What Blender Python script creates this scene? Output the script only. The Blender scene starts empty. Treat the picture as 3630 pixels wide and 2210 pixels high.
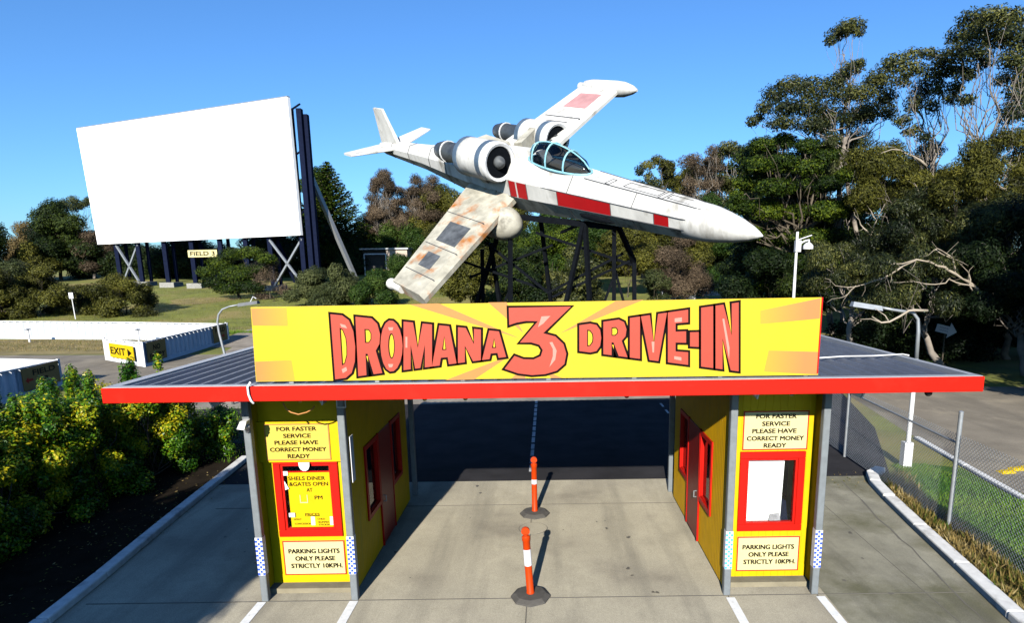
import bpy, bmesh, math, random
import numpy as np
from mathutils import Vector, Matrix
from mathutils.geometry import tessellate_polygon
random.seed(7); RNG = np.random.default_rng(11)
rad = math.radians
scn = bpy.context.scene
COL = scn.collection

# ------------------------------------------------------------------ camera
LENS_PX = 2250.0; PPX, PPY = 1945.0, 1375.0; EYE = 5.35; K = 3630 / 2464
PIT, ROL = rad(10.94), rad(0.78)
F_ = np.array([0, math.cos(PIT), -math.sin(PIT)])
u0 = np.array([0, math.sin(PIT), math.cos(PIT)]); r0 = np.array([1.0, 0, 0])
U_ = u0 * math.cos(ROL) + r0 * math.sin(ROL); R_ = r0 * math.cos(ROL) - u0 * math.sin(ROL)
CAM = np.array([0, 0, EYE])
cd = bpy.data.cameras.new('camera'); cam = bpy.data.objects.new('camera', cd); COL.objects.link(cam)
cd.sensor_fit = 'HORIZONTAL'; cd.sensor_width = 36; cd.lens = 36 * LENS_PX / 3630
cd.shift_x = (1815 - PPX) / 3630; cd.shift_y = (PPY - 1105) / 3630
cd.clip_start = 0.1; cd.clip_end = 2000
cam.matrix_world = Matrix(((R_[0], U_[0], -F_[0], 0), (R_[1], U_[1], -F_[1], 0), (R_[2], U_[2], -F_[2], EYE), (0, 0, 0, 1)))
scn.camera = cam

# ------------------------------------------------------------------ sky, sun, exposure
W = bpy.data.worlds.new('World'); scn.world = W; W.use_nodes = True
wn = W.node_tree.nodes; sky = wn.new('ShaderNodeTexSky'); sky.sky_type = 'NISHITA'; sky.sun_disc = False
sky.sun_elevation = rad(24.4); sky.sun_rotation = rad(187.6); sky.air_density = 1.0; sky.dust_density = 0.5; sky.ozone_density = 3.0
tint = wn.new('ShaderNodeMix'); tint.data_type = 'RGBA'; tint.blend_type = 'MULTIPLY'; tint.inputs[0].default_value = 1; tint.inputs[7].default_value = (0.55, 0.92, 1.32, 1)
W.node_tree.links.new(sky.outputs[0], tint.inputs[6]); W.node_tree.links.new(tint.outputs[2], wn['Background'].inputs[0]); wn['Background'].inputs[1].default_value = 0.07
sd = bpy.data.lights.new('sun', 'SUN'); sun = bpy.data.objects.new('sun', sd); COL.objects.link(sun)
sd.energy = 5.0; sd.angle = rad(0.5); sd.color = (1.0, 0.95, 0.86)
sun.rotation_euler = Vector((0.29, 2.18, -1)).to_track_quat('-Z', 'Y').to_euler()
sun.location = (-8, -30, 40)
scn.view_settings.view_transform = 'Standard'; scn.view_settings.look = 'None'
scn.view_settings.exposure = 1.0; scn.view_settings.gamma = 1.0
scn.render.engine = 'CYCLES'
scn.cycles.max_bounces = 5; scn.cycles.diffuse_bounces = 0; scn.cycles.glossy_bounces = 3
scn.cycles.transmission_bounces = 4; scn.cycles.transparent_max_bounces = 8

# ------------------------------------------------------------------ where things stand
def gz(y):
    t = y - 52
    return 0.0 if t < -6 else (.06 * (t + 6) ** 2 / 24 if t < 6 else .06 * min(t, 130))
def ray(x, y):
    return F_ + R_ * (x * K - PPX) / LENS_PX - U_ * (y * K - PPY) / LENS_PX
def at(x, y, Y):
    d = ray(x, y); return CAM + d * (Y / d[1])
def atz(x, y, z=0.0):
    d = ray(x, y); return CAM + d * ((z - EYE) / d[2])
def atg(x, y):
    d = ray(x, y); lo, hi = 1.0, 400.0
    for _ in range(50):
        m = (lo + hi) / 2; P = CAM + d * m
        if P[2] > gz(P[1]): lo = m
        else: hi = m
    return CAM + d * lo
def ppm(Y): return LENS_PX / K / Y            # size on the photograph of a metre at depth Y

# ------------------------------------------------------------------ materials
def mat(name, c, rough=.6, metal=0.0, var=.12, scale=4.0, bump=0.0, bscale=40.0, c2=None, s2=1.5, cov=.5, spec=.5, detail=6, stretch=None, wave=None, streak=None, fine=0):
    m = bpy.data.materials.new(name); m.use_nodes = True
    N, L = m.node_tree.nodes, m.node_tree.links; b = N['Principled BSDF']
    tc = N.new('ShaderNodeTexCoord'); src = tc.outputs['Object']
    if stretch:
        mp = N.new('ShaderNodeMapping'); mp.inputs['Scale'].default_value = stretch; L.new(src, mp.inputs[0]); src = mp.outputs[0]
    def noise(s, d=detail):
        n = N.new('ShaderNodeTexNoise'); n.inputs['Scale'].default_value = s; n.inputs['Detail'].default_value = d
        n.inputs['Roughness'].default_value = .6; L.new(src, n.inputs['Vector']); return n.outputs['Fac']
    def ramp(fac, a, ca, bb, cb):
        r = N.new('ShaderNodeValToRGB'); r.color_ramp.elements[0].position = a; r.color_ramp.elements[1].position = bb
        r.color_ramp.elements[0].color = (*ca, 1); r.color_ramp.elements[1].color = (*cb, 1); L.new(fac, r.inputs[0]); return r.outputs[0]
    lo = tuple(x * (1 - var) for x in c); hi = tuple(min(1, x * (1 + var)) for x in c)
    out = ramp(noise(scale), .3, lo, .7, hi)
    if c2:
        f = ramp(noise(s2), cov, (0, 0, 0), cov + .16, (1, 1, 1))
        mx = N.new('ShaderNodeMix'); mx.data_type = 'RGBA'; L.new(f, mx.inputs[0]); L.new(out, mx.inputs[6]); mx.inputs[7].default_value = (*c2, 1)
        out = mx.outputs[2]
    if streak:
        mp2 = N.new('ShaderNodeMapping'); mp2.inputs['Scale'].default_value = streak[0]; L.new(tc.outputs['Object'], mp2.inputs[0]); sv, src = src, mp2.outputs[0]
        f = ramp(noise(1.0), streak[2], (0, 0, 0), streak[2] + .2, (streak[3],) * 3); src = sv
        mx = N.new('ShaderNodeMix'); mx.data_type = 'RGBA'; L.new(f, mx.inputs[0]); L.new(out, mx.inputs[6]); mx.inputs[7].default_value = (*streak[1], 1); out = mx.outputs[2]
    if fine:
        f = ramp(noise(90, 2), .3, (1 - fine,) * 3, .7, (1 + fine,) * 3)
        mx = N.new('ShaderNodeMix'); mx.data_type = 'RGBA'; mx.blend_type = 'MULTIPLY'; mx.inputs[0].default_value = 1; L.new(out, mx.inputs[6]); L.new(f, mx.inputs[7]); out = mx.outputs[2]
    L.new(out, b.inputs['Base Color'])
    b.inputs['Roughness'].default_value = rough; b.inputs['Metallic'].default_value = metal; b.inputs['Specular IOR Level'].default_value = spec
    h = None
    if wave:
        wv = N.new('ShaderNodeTexWave'); wv.wave_type = 'BANDS'; wv.bands_direction = wave[0]; wv.inputs['Scale'].default_value = wave[1]
        wv.wave_profile = wave[2]; L.new(tc.outputs['Object'], wv.inputs['Vector']); h = wv.outputs['Fac']
        if wave[2] == 'SAW':
            h = ramp(h, .0, (0, 0, 0), .14, (1, 1, 1))
    elif bump: h = noise(bscale, 3)
    if h is not None:
        bp = N.new('ShaderNodeBump'); bp.inputs['Strength'].default_value = bump or .5; bp.inputs['Distance'].default_value = .01
        L.new(h, bp.inputs['Height']); L.new(bp.outputs[0], b.inputs['Normal'])
    return m
def leafmat(name, cols, rough=.5, trans=.25, spec=.35):
    m = bpy.data.materials.new(name); m.use_nodes = True
    N, L = m.node_tree.nodes, m.node_tree.links; b = N['Principled BSDF']
    a = N.new('ShaderNodeAttribute'); a.attribute_name = 'tint'
    r = N.new('ShaderNodeValToRGB'); L.new(a.outputs['Fac'], r.inputs[0])
    e = r.color_ramp.elements
    while len(e) < len(cols): e.new(.5)
    for i, c in enumerate(cols): e[i].position = i / (len(cols) - 1); e[i].color = (*c, 1)
    L.new(r.outputs[0], b.inputs['Base Color']); b.inputs['Roughness'].default_value = rough; b.inputs['Specular IOR Level'].default_value = spec
    t = N.new('ShaderNodeBsdfTranslucent'); L.new(r.outputs[0], t.inputs[0])
    mx = N.new('ShaderNodeMixShader'); mx.inputs[0].default_value = trans
    L.new(b.outputs[0], mx.inputs[1]); L.new(t.outputs[0], mx.inputs[2]); L.new(mx.outputs[0], N['Material Output'].inputs[0])
    return m
M = {}
M['concrete'] = mat('concrete', (.39, .352, .265), .9, var=.16, scale=1.1, bump=.35, bscale=60, c2=(.26, .232, .178), s2=.55, cov=.5, spec=.2, streak=((1.5, .13, 1), (.2, .182, .143), .48, .6), fine=.25)
M['concrete_old'] = mat('old_concrete', (.23, .217, .165), .9, var=.25, scale=1.4, bump=.35, bscale=50, c2=(.12, .115, .07), s2=.5, cov=.48, spec=.2, streak=((1.6, .2, 1), (.1, .094, .072), .5, .8), fine=.22)
M['oil'] = mat('oil_spot', (.1, .09, .07), .6, var=.3, scale=5)
M['paper'] = mat('grey_paper', (.27, .26, .29), .7, var=.35, scale=14)
M['joint'] = mat('joint', (.12, .11, .09), .9)
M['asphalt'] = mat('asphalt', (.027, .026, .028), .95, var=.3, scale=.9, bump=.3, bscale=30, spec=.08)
M['road'] = mat('road', (.2, .172, .13), .92, var=.2, scale=.7, bump=.4, bscale=25, c2=(.27, .23, .165), s2=.35, cov=.52, spec=.2, streak=((.9, .12, 1), (.12, .105, .085), .5, .7), fine=.2)
M['gravel'] = mat('gravel', (.25, .215, .17), .95, var=.3, scale=.8, bump=.4, bscale=8, spec=.2)
M['terrain'] = mat('terrain', (.125, .135, .014), .95, var=.4, scale=.6, bump=.5, bscale=3, c2=(.22, .17, .05), s2=.13, cov=.5)
M['lawn'] = mat('lawn', (.05, .1, .008), .95, var=.4, scale=3, bump=.5, bscale=20, c2=(.1, .12, .02), s2=1.2, spec=.1)
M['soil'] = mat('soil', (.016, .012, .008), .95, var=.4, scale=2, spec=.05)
M['dry_ground'] = mat('dry_ground', (.19, .145, .045), .95, var=.4, scale=.6, bump=.5, bscale=4)
M['sand'] = mat('sand', (.3, .24, .17), .95, var=.25, scale=1)
M['wpaint'] = mat('white_paint', (.55, .55, .54), .6, var=.05, c2=(.4, .39, .37), s2=6, cov=.62)
M['wroad'] = mat('white_road_paint', (.72, .72, .7), .8, var=.12, scale=8, c2=(.42, .4, .36), s2=14, cov=.6)
M['faded'] = mat('faded_line', (.34, .34, .34), .9, var=.4, scale=6)
M['kerb'] = mat('painted_kerb', (.6, .59, .56), .85, var=.15, scale=6, bump=.2, c2=(.33, .32, .3), s2=2.4, cov=.56)
M['yellow'] = mat('yellow_paint', (.5, .34, .001), .5, var=.06, scale=3, c2=(.4, .27, .004), s2=3, cov=.6, spec=.2, streak=((3, 3, .5), (.3, .22, .03), .6, .6))
M['yboard'] = mat('yellow_boards', (.7, .385, .001), .55, var=.1, scale=3, bump=.9, wave=('Y', 3.2, 'SAW'), spec=.2, streak=((3, 3, .5), (.4, .27, .03), .58, .6))  # side walls: brighter and warmer than the front, bounced light put into the colour
M['yboardx'] = mat('yellow_boards_front', (.5, .33, .001), .55, var=.06, scale=3, bump=.9, wave=('X', 2.6, 'SAW'), spec=.2)
M['red'] = mat('red_paint', (.42, .006, .002), .45, var=.05, scale=2, spec=.2)
M['fascia'] = mat('red_fascia', (.52, .009, .003), .45, var=.05, scale=.8, c2=(.44, .014, .006), s2=1.5, cov=.56, spec=.15, streak=((3, 1, 14), (.34, .02, .012), .62, .6))
M['dred'] = mat('dark_red', (.17, .006, .004), .4, var=.1, spec=.3)
M['galv'] = mat('galvanised', (.26, .275, .29), .45, .4, var=.14, scale=7)
M['postgrey'] = mat('grey_post_paint', (.15, .165, .175), .5, .1, var=.12, scale=8, spec=.3)
M['roof'] = mat('roof_metal', (.12, .13, .155), .42, .35, var=.12, scale=2.0)
M['flash'] = mat('flashing', (.4, .4, .4), .5, .35, var=.08)
M['black'] = mat('black_steel', (.004, .005, .007), .85, var=.3, scale=6, spec=.05)
M['navy'] = mat('navy_steel', (.006, .009, .024), .9, 0, var=.2, scale=3, spec=.05)
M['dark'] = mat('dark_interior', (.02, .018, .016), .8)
M['signy'] = mat('sign_yellow', (.5, .355, .02), .4, var=.03, spec=.2)
M['cream'] = mat('sign_cream', (.5, .44, .22), .5, var=.04, scale=5, spec=.2)
M['creamold'] = mat('sign_faded_yellow', (.46, .37, .06), .5, var=.06, scale=4, spec=.2)
M['brownsign'] = mat('tan_sign', (.27, .17, .05), .6, var=.1, scale=4, spec=.2)
M['oranges'] = mat('sign_orange', (.38, .17, .05), .45, var=.03, spec=.2)
M['salmon'] = mat('sign_salmon', (.34, .052, .032), .4, var=.03, spec=.25)
M['salmonhi'] = mat('sign_salmon_light', (.4, .2, .16), .4, var=.02, spec=.25)
M['ink'] = mat('ink', (.004, .002, .002), .8, spec=.1)
M['inkbrown'] = mat('ink_brown', (.02, .008, .002), .8, spec=.1)
M['inkred'] = mat('ink_red', (.36, .012, .006), .6, spec=.2)
M['orange'] = mat('orange_plastic', (.42, .035, .001), .45, var=.06, scale=9, spec=.25)
M['rubber'] = mat('rubber', (.06, .055, .048), .85, var=.2, scale=10, bump=.3)
M['tape'] = mat('white_tape', (.6, .6, .62), .4, var=.03)
M['blue'] = mat('blue_square', (.02, .07, .5), .4)
M['lightblue'] = mat('light_blue_square', (.06, .33, .75), .4)
M['white'] = mat('white_plastic', (.6, .6, .6), .4, var=.03)
M['screen'] = mat('screen_white', (.86, .86, .86), .7, var=.015, scale=.3)
M['corr'] = mat('white_corrugated', (.6, .63, .67), .5, var=.06, scale=.8)
M['plinth'] = mat('plinth_concrete', (.2, .175, .12), .9, var=.2, scale=3, spec=.1)
M['cone'] = mat('footing_concrete', (.22, .215, .19), .9, var=.2)
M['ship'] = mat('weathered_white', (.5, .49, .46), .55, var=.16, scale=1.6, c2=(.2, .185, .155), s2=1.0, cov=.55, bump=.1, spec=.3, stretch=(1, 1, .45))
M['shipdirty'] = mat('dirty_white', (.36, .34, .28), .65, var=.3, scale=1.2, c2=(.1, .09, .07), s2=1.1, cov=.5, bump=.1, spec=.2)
M['shiprust'] = mat('rusty_white', (.33, .31, .25), .65, var=.35, scale=1.6, c2=(.3, .1, .012), s2=.9, cov=.53, bump=.15, spec=.2)
M['shipgrey'] = mat('panel_grey', (.07, .075, .08), .55, var=.5, scale=2.5, spec=.3)
M['shipblue'] = mat('panel_blue_grey', (.06, .09, .13), .45, var=.3, scale=2)
M['shipblack'] = mat('nozzle_black', (.035, .04, .045), .45, var=.4, scale=3)
M['shipred'] = mat('panel_red', (.3, .004, .006), .5, var=.1, scale=1, spec=.25)
M['shippink'] = mat('panel_faded_red', (.36, .19, .19), .6, var=.2, scale=1.2, spec=.2)
M['line'] = mat('panel_line', (.05, .05, .055), .6)
M['cframe'] = mat('pale_blue_frame', (.2, .42, .5), .4)
M['wood'] = mat('bark_grey', (.09, .075, .055), .9, var=.4, scale=3, bump=.4, bscale=12, spec=.1)
M['pale'] = mat('bark_pale', (.19, .165, .14), .85, var=.35, scale=1.5, spec=.1)
M['dead'] = mat('dead_wood', (.26, .22, .17), .85, var=.3, scale=2, spec=.1)
M['shed'] = mat('shed_cream', (.36, .29, .23), .6, wave=('X', 2.0, 'SIN'), bump=.8)
M['bluepaint'] = mat('blue_lettering', (.03, .06, .25), .5)
M['bulbr'] = mat('red_bulb', (.4, .02, .02), .2); M['bulbg'] = mat('green_bulb', (.02, .2, .06), .2); M['bulby'] = mat('yellow_bulb', (.5, .3, .02), .2)
gl = bpy.data.materials.new('window_glass'); gl.use_nodes = True; gn, gk = gl.node_tree.nodes, gl.node_tree.links
tr_ = gn.new('ShaderNodeBsdfTransparent'); tr_.inputs[0].default_value = (.97, .98, .97, 1); gs = gn.new('ShaderNodeBsdfGlossy'); gs.inputs['Roughness'].default_value = .02
fz_ = gn.new('ShaderNodeFresnel'); fz_.inputs[0].default_value = 1.5; mx_ = gn.new('ShaderNodeMixShader'); gk.new(fz_.outputs[0], mx_.inputs[0]); gk.new(tr_.outputs[0], mx_.inputs[1]); gk.new(gs.outputs[0], mx_.inputs[2])
gk.new(mx_.outputs[0], gn['Material Output'].inputs[0]); M['glass'] = gl
# printed fade of the two ends of the big sign
def fade(name, a, b, x0, x1):
    m = mat(name, a, .35, var=0); N, L = m.node_tree.nodes, m.node_tree.links
    tc = N.new('ShaderNodeTexCoord'); s = N.new('ShaderNodeSeparateXYZ'); L.new(tc.outputs['Object'], s.inputs[0])
    mr = N.new('ShaderNodeMapRange'); mr.inputs[1].default_value = x0; mr.inputs[2].default_value = x1; L.new(s.outputs[0], mr.inputs[0])
    mx = N.new('ShaderNodeMix'); mx.data_type = 'RGBA'; mx.inputs[6].default_value = (*a, 1); mx.inputs[7].default_value = (*b, 1)
    L.new(mr.outputs[0], mx.inputs[0]); L.new(mx.outputs[2], N['Principled BSDF'].inputs['Base Color']); return m
M['fadel'] = fade('orange_fade_left', (.4, .16, .05), (.5, .33, .006), -3.95, -3.0)
M['fader'] = fade('orange_fade_right', (.5, .33, .006), (.4, .16, .05), 2.6, 3.7)
LG = {
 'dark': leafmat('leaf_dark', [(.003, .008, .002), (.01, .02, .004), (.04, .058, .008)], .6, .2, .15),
 'pine': leafmat('leaf_pine', [(.005, .013, .002), (.022, .042, .003), (.095, .125, .008)], .6, .2, .15),
 'euc': leafmat('leaf_gum', [(.007, .012, .005), (.03, .038, .01), (.12, .12, .03)], .5, .2, .2),
 'olive': leafmat('leaf_olive', [(.012, .014, .003), (.048, .05, .007), (.125, .118, .018)], .6, .2, .15),
 'brown': leafmat('leaf_brown', [(.028, .021, .013), (.09, .065, .042), (.17, .125, .08)], .7, .2, .1),
 'straw': leafmat('leaf_straw', [(.06, .042, .018), (.13, .092, .036), (.19, .145, .06)], .7, .2, .1),
 'grey': leafmat('leaf_greygreen', [(.016, .024, .008), (.042, .052, .016), (.09, .1, .036)], .6, .2, .15),
 'green': leafmat('leaf_green', [(.007, .02, .003), (.022, .048, .006), (.06, .09, .014)], .6, .2, .15),
 'varieg': leafmat('leaf_yellow_green', [(.004, .02, .002), (.014, .06, .004), (.085, .19, .006), (.46, .38, .01)], .4, .25, .25),
 'grass': leafmat('grass_blade', [(.04, .11, .005), (.09, .19, .01), (.16, .23, .025)], .6, .2, .15),
 'mound': leafmat('mound_blade', [(.06, .08, .006), (.12, .135, .012), (.22, .2, .04)], .7, .2, .1),
 'weed': leafmat('weed_blade', [(.05, .08, .01), (.14, .11, .03), (.22, .15, .045), (.33, .26, .12)], .7, .2, .1),
}

# ------------------------------------------------------------------ mesh helpers
class MB:
    def __init__(s): s.v = []; s.f = []
    def add(s, vs, fs):
        o = len(s.v); s.v += [tuple(map(float, p)) for p in vs]; s.f += [tuple(i + o for i in f) for f in fs]; return s
    def hexa(s, p):
        return s.add(p, [(0, 3, 2, 1), (4, 5, 6, 7), (0, 1, 5, 4), (1, 2, 6, 5), (2, 3, 7, 6), (3, 0, 4, 7)])
    def box(s, x0, x1, y0, y1, z0, z1):
        return s.hexa([(x0, y0, z0), (x1, y0, z0), (x1, y1, z0), (x0, y1, z0), (x0, y0, z1), (x1, y0, z1), (x1, y1, z1), (x0, y1, z1)])
    def bar(s, a, b, w, h=None, up=(0, 0, 1)):
        a, b = np.array(a, float), np.array(b, float); h = h or w; d = b - a; d /= np.linalg.norm(d)
        up = np.array(up, float); sd_ = np.cross(d, up)
        if np.linalg.norm(sd_) < 1e-4: sd_ = np.cross(d, (1.0, 0, 0))
        sd_ /= np.linalg.norm(sd_); u = np.cross(sd_, d); sd_ = sd_ * w / 2; u = u * h / 2
        return s.hexa([a - sd_ - u, a + sd_ - u, a + sd_ + u, a - sd_ + u, b - sd_ - u, b + sd_ - u, b + sd_ + u, b - sd_ + u])
    def tube(s, pts, rs, n=8, cap=True):
        pts = [np.array(p, float) for p in pts]
        if not hasattr(rs, '__len__'): rs = [rs] * len(pts)
        vs = []; fs = []; ref = None
        for i, p in enumerate(pts):
            d = pts[min(i + 1, len(pts) - 1)] - pts[max(i - 1, 0)]; d /= (np.linalg.norm(d) + 1e-9)
            if ref is None: ref = np.array((1.0, 0, 0)) if abs(d[0]) < .8 else np.array((0, 1.0, 0))
            a = np.cross(d, ref); a /= np.linalg.norm(a); b = np.cross(d, a); ref = np.cross(a, d)
            for k in range(n):
                t = 2 * math.pi * k / n; vs.append(p + rs[i] * (a * math.cos(t) + b * math.sin(t)))
        for i in range(len(pts) - 1):
            for k in range(n):
                fs.append((i * n + k, i * n + (k + 1) % n, (i + 1) * n + (k + 1) % n, (i + 1) * n + k))
        if cap: fs.append(tuple(range(n - 1, -1, -1))); fs.append(tuple((len(pts) - 1) * n + k for k in range(n)))
        return s.add(vs, fs)
    def lathe(s, o, ax, prof, n=24):
        ax = np.array(ax, float); ax /= np.linalg.norm(ax); o = np.array(o, float)
        return s.tube([o + ax * t for t, _ in prof], [max(r, 1e-4) for _, r in prof], n)
    def poly(s, loops, o, u, v, nrm, t=0.0):
        """flat shape with holes in the (u, v) plane at o, thickness t along nrm"""
        o, u, v, nrm = [np.array(q, float) for q in (o, u, v, nrm)]
        tri = tessellate_polygon([[Vector((p[0], p[1], 0)) for p in lp] for lp in loops])
        flat = [p for lp in loops for p in lp]; n = len(flat)
        top = [o + u * p[0] + v * p[1] + nrm * t for p in flat]
        cr = np.dot(np.cross(u, v), nrm); fs = []
        for t3 in tri:
            p = [flat[i] for i in t3]; ar = (p[1][0] - p[0][0]) * (p[2][1] - p[0][1]) - (p[2][0] - p[0][0]) * (p[1][1] - p[0][1])
            fs.append(tuple(t3) if ar * cr > 0 else tuple(reversed(t3)))
        vs = top
        if t:
            vs = top + [o + u * p[0] + v * p[1] for p in flat]; k = 0
            for lp in loops:
                m = len(lp)
                for i in range(m): fs.append((k + i, k + (i + 1) % m, n + k + (i + 1) % m, n + k + i))
                k += m
        return s.add(vs, fs)
    def sphere(s, c, r, n=12, m=8, z0=-1.0):
        c = np.array(c, float); prof = []
        for i in range(m + 1):
            t = -math.pi / 2 + math.pi * i / m
            if math.sin(t) >= z0 - 1e-6: prof.append((math.sin(t) * r, max(math.cos(t) * r, 1e-4)))
        return s.lathe(c, (0, 0, 1), prof, n)
    def build(s, name, m, parent=None, smooth=False, auto=None):
        off = np.zeros(3)
        if parent is not None:
            p = parent
            while p is not None: off = off + np.array(p.location); p = p.parent
        v = np.array(s.v, dtype=np.float64) - off
        me = bpy.data.meshes.new(name); me.from_pydata(v.tolist(), [], s.f)
        me.materials.append(m if not isinstance(m, str) else M[m])
        if smooth or auto:
            me.polygons.foreach_set('use_smooth', [True] * len(me.polygons))
            if auto: me.set_sharp_from_angle(angle=rad(auto))
        ob = bpy.data.objects.new(name, me); COL.objects.link(ob)
        if parent is not None: ob.parent = parent
        return ob
def bevel(ob, w=.008, seg=1):
    b = ob.modifiers.new('bevel', 'BEVEL'); b.width = w; b.segments = seg; b.limit_method = 'ANGLE'; b.angle_limit = rad(40); return ob
def thing(name, label, cat, loc, group=None):
    o = bpy.data.objects.new(name, None); o.empty_display_size = .1; COL.objects.link(o); o.location = Vector([float(c) for c in loc])
    return tag(o, label, cat, group)
def tag(o, label, cat, group=None, kind=None):
    if label: o['label'] = label
    if cat: o['category'] = cat
    if group: o['group'] = group
    if kind: o['kind'] = kind
    return o
def struct(name, mb, m):
    o = mb.build(name, m); o['kind'] = 'structure'; return o
_txt = {}
def text_mesh(body, bold=.034):
    key = (body, bold)
    if key not in _txt:
        c = bpy.data.curves.new('t', 'FONT'); c.body = body; c.size = 1; c.resolution_u = 3; c.fill_mode = 'BOTH'
        ob = bpy.data.objects.new('t', c); COL.objects.link(ob); bpy.context.view_layer.update()
        me = bpy.data.meshes.new_from_object(ob); n = len(me.vertices); v = np.zeros(n * 3); me.vertices.foreach_get('co', v); v = v.reshape(-1, 3)
        fs = [tuple(p.vertices) for p in me.polygons]; bpy.data.objects.remove(ob); bpy.data.curves.remove(c); bpy.data.meshes.remove(me)
        lo, hi = v.min(0), v.max(0); v = (v - lo) / np.maximum(hi - lo, 1e-6); _txt[key] = (v, fs)
    return _txt[key]
def lettering(lines, o, u, v, nrm, m, parent, bold=.034, lift=.006, name='lettering'):
    """lines: (text, centre u, centre v, width, height)"""
    mb = MB(); o, u, v, nrm = [np.array(q, float) for q in (o, u, v, nrm)]
    cr = np.dot(np.cross(u, v), nrm)
    for body, cu, cv, w, h in lines:
        tv, fs = text_mesh(body, bold)
        em = h * bold * 1.6
        for k, (du, dv) in enumerate(((-1, -.6), (1, .6), (1, -.6), (-1, .6)) if bold else ((0, 0),)):
            vs = [o + u * (cu + (p[0] - .5) * (w - 2 * em) + du * em) + v * (cv + (p[1] - .5) * (h - 1.2 * em) + dv * em) + nrm * (lift + k * .0002) for p in tv]
            mb.add(vs, fs if cr > 0 else [tuple(reversed(f)) for f in fs])
    return mb.build(name, m, parent)
def tess_wall(mb, ulo, uhi, vlo, vhi, holes, fn):
    """fills a wall rectangle minus rectangular holes with boxes; fn(u0,u1,v0,v1) adds one"""
    us = sorted({ulo, uhi, *[h[0] for h in holes], *[h[1] for h in holes]})
    for a, b in zip(us, us[1:]):
        vv = vlo
        for h in sorted([h for h in holes if h[0] <= a and h[1] >= b], key=lambda h: h[2]):
            if h[2] > vv: fn(a, b, vv, h[2])
            vv = h[3]
        if vv < vhi: fn(a, b, vv, vhi)

# ------------------------------------------------------------------ ground
mb = MB(); nx, ny = 61, 121
xs = np.linspace(-300, 300, nx); ys = np.concatenate([np.linspace(-60, 40, 26), np.linspace(42, 70, 29), np.linspace(75, 420, 66)]); ny = len(ys)
mb.add([(x, y, gz(y)) for y in ys for x in xs], [(j * nx + i, j * nx + i + 1, (j + 1) * nx + i + 1, (j + 1) * nx + i) for j in range(ny - 1) for i in range(nx - 1)])
struct('ground', mb, 'terrain')
def sheet(name, pts, z, m):
    mb = MB(); mb.poly([[(p[0], p[1]) for p in pts]], (0, 0, z), (1, 0, 0), (0, 1, 0), (0, 0, 1)); return struct(name, mb, m)
def lane_sheet(name, lft, rgt, m, z):
    """a strip that follows the terrain, given as left and right points from near to far"""
    mb = MB(); vs = []; fs = []; n = 0
    for (a0, b0), (a1, b1) in zip(zip(lft, rgt), zip(lft[1:], rgt[1:])):
        for k in range(7):
            t = k / 6
            for p, q in ((a0, a1), (b0, b1)):
                x = p[0] * (1 - t) + q[0] * t; y = p[1] * (1 - t) + q[1] * t; vs.append((x, y, gz(y) + z))
        for k in range(6): fs.append((n + 2 * k, n + 2 * k + 1, n + 2 * k + 3, n + 2 * k + 2))
        n += 14
    mb.add(vs, fs); return struct(name, mb, m)
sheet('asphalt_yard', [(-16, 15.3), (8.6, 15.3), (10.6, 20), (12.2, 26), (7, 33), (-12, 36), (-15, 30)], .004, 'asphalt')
sheet('gravel_yard', [(-15.5, 24), (7, 25.2), (5, 45.5), (-46, 45.5), (-46, 44), (-22, 44), (-18, 30)], .008, 'gravel')
sheet('road', [(10.75, -20), (24, -20), (24, 26), (13, 27), (12.2, 25.5), (11.3, 19.5), (10.95, 15.5)], .008, 'road')
lane_sheet('side_road', [(-60, 31), (-40, 31), (-17, 28)], [(-60, 42.2), (-40, 41.6), (-17.5, 40)], 'road', .012)
lane_sheet('verge', [(-70, 42.2), (-40, 41.6), (-27, 41.2)], [(-70, 51.3), (-40, 50.4), (-24.6, 47.6)], 'dry_ground', .016)
lane_sheet('gravel_apron', [(-24.5, 44), (-14, 44)], [(-26, 56.5), (-13, 54)], 'gravel', .02)
lane_sheet('sand_track', [atg(1690, 712)[:2], atg(1672, 690)[:2], atg(1663, 668)[:2], atg(1660, 655)[:2]],
           [atg(1735, 712)[:2], atg(1712, 690)[:2], atg(1695, 668)[:2], atg(1678, 655)[:2]], 'sand', .02)
# bare patch on the mound
c = atg(480, 725); mb = MB()
pts = [(c[0] + math.cos(t) * 3.6 * (1 + .3 * math.sin(3 * t)), c[1] + math.sin(t) * 4) for t in np.linspace(0, 6.28, 20)[:-1]]
mb.add([(p[0], p[1], gz(p[1]) + .03) for p in pts], [tuple(range(len(pts)))]); struct('dirt_patch', mb, 'dry_ground')
# the driveway under and in front of the booths
sheet('driveway', [(-8.0, -10), (6.9, -10), (6.75, 2), (6.85, 6.5), (6.98, 8.7), (7.2, 10.3), (7.42, 11.95), (7.66, 13.55), (7.9, 15.3), (-8.4, 15.3), (-7.95, 11), (-7.7, 8)], .004, 'concrete')
sheet('right_lane', [(4.36, -10), (6.9, -10), (6.75, 2), (6.85, 6.5), (6.98, 8.7), (7.2, 10.3), (7.42, 11.95), (7.66, 13.55), (7.86, 14.6), (8.0, 15.3), (4.5, 15.3)], .008, 'concrete_old')
mb = MB()
for y in (9.52, 13.65): mb.box(-7.6, 6.8, y - .009, y + .009, .006, .0115)
for x in (-.4, -4.67, -3.2, 2.88, 4.33): mb.box(x - .008, x + .008, 2, 9.5, .006, .0112)
mb.box(-.42, -.404, 9.54, 13.63, .006, .0112); mb.box(6.1, 6.112, 4, 15, .006, .0112)
struct('slab_joints', mb, 'joint')
mb = MB()
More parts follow.
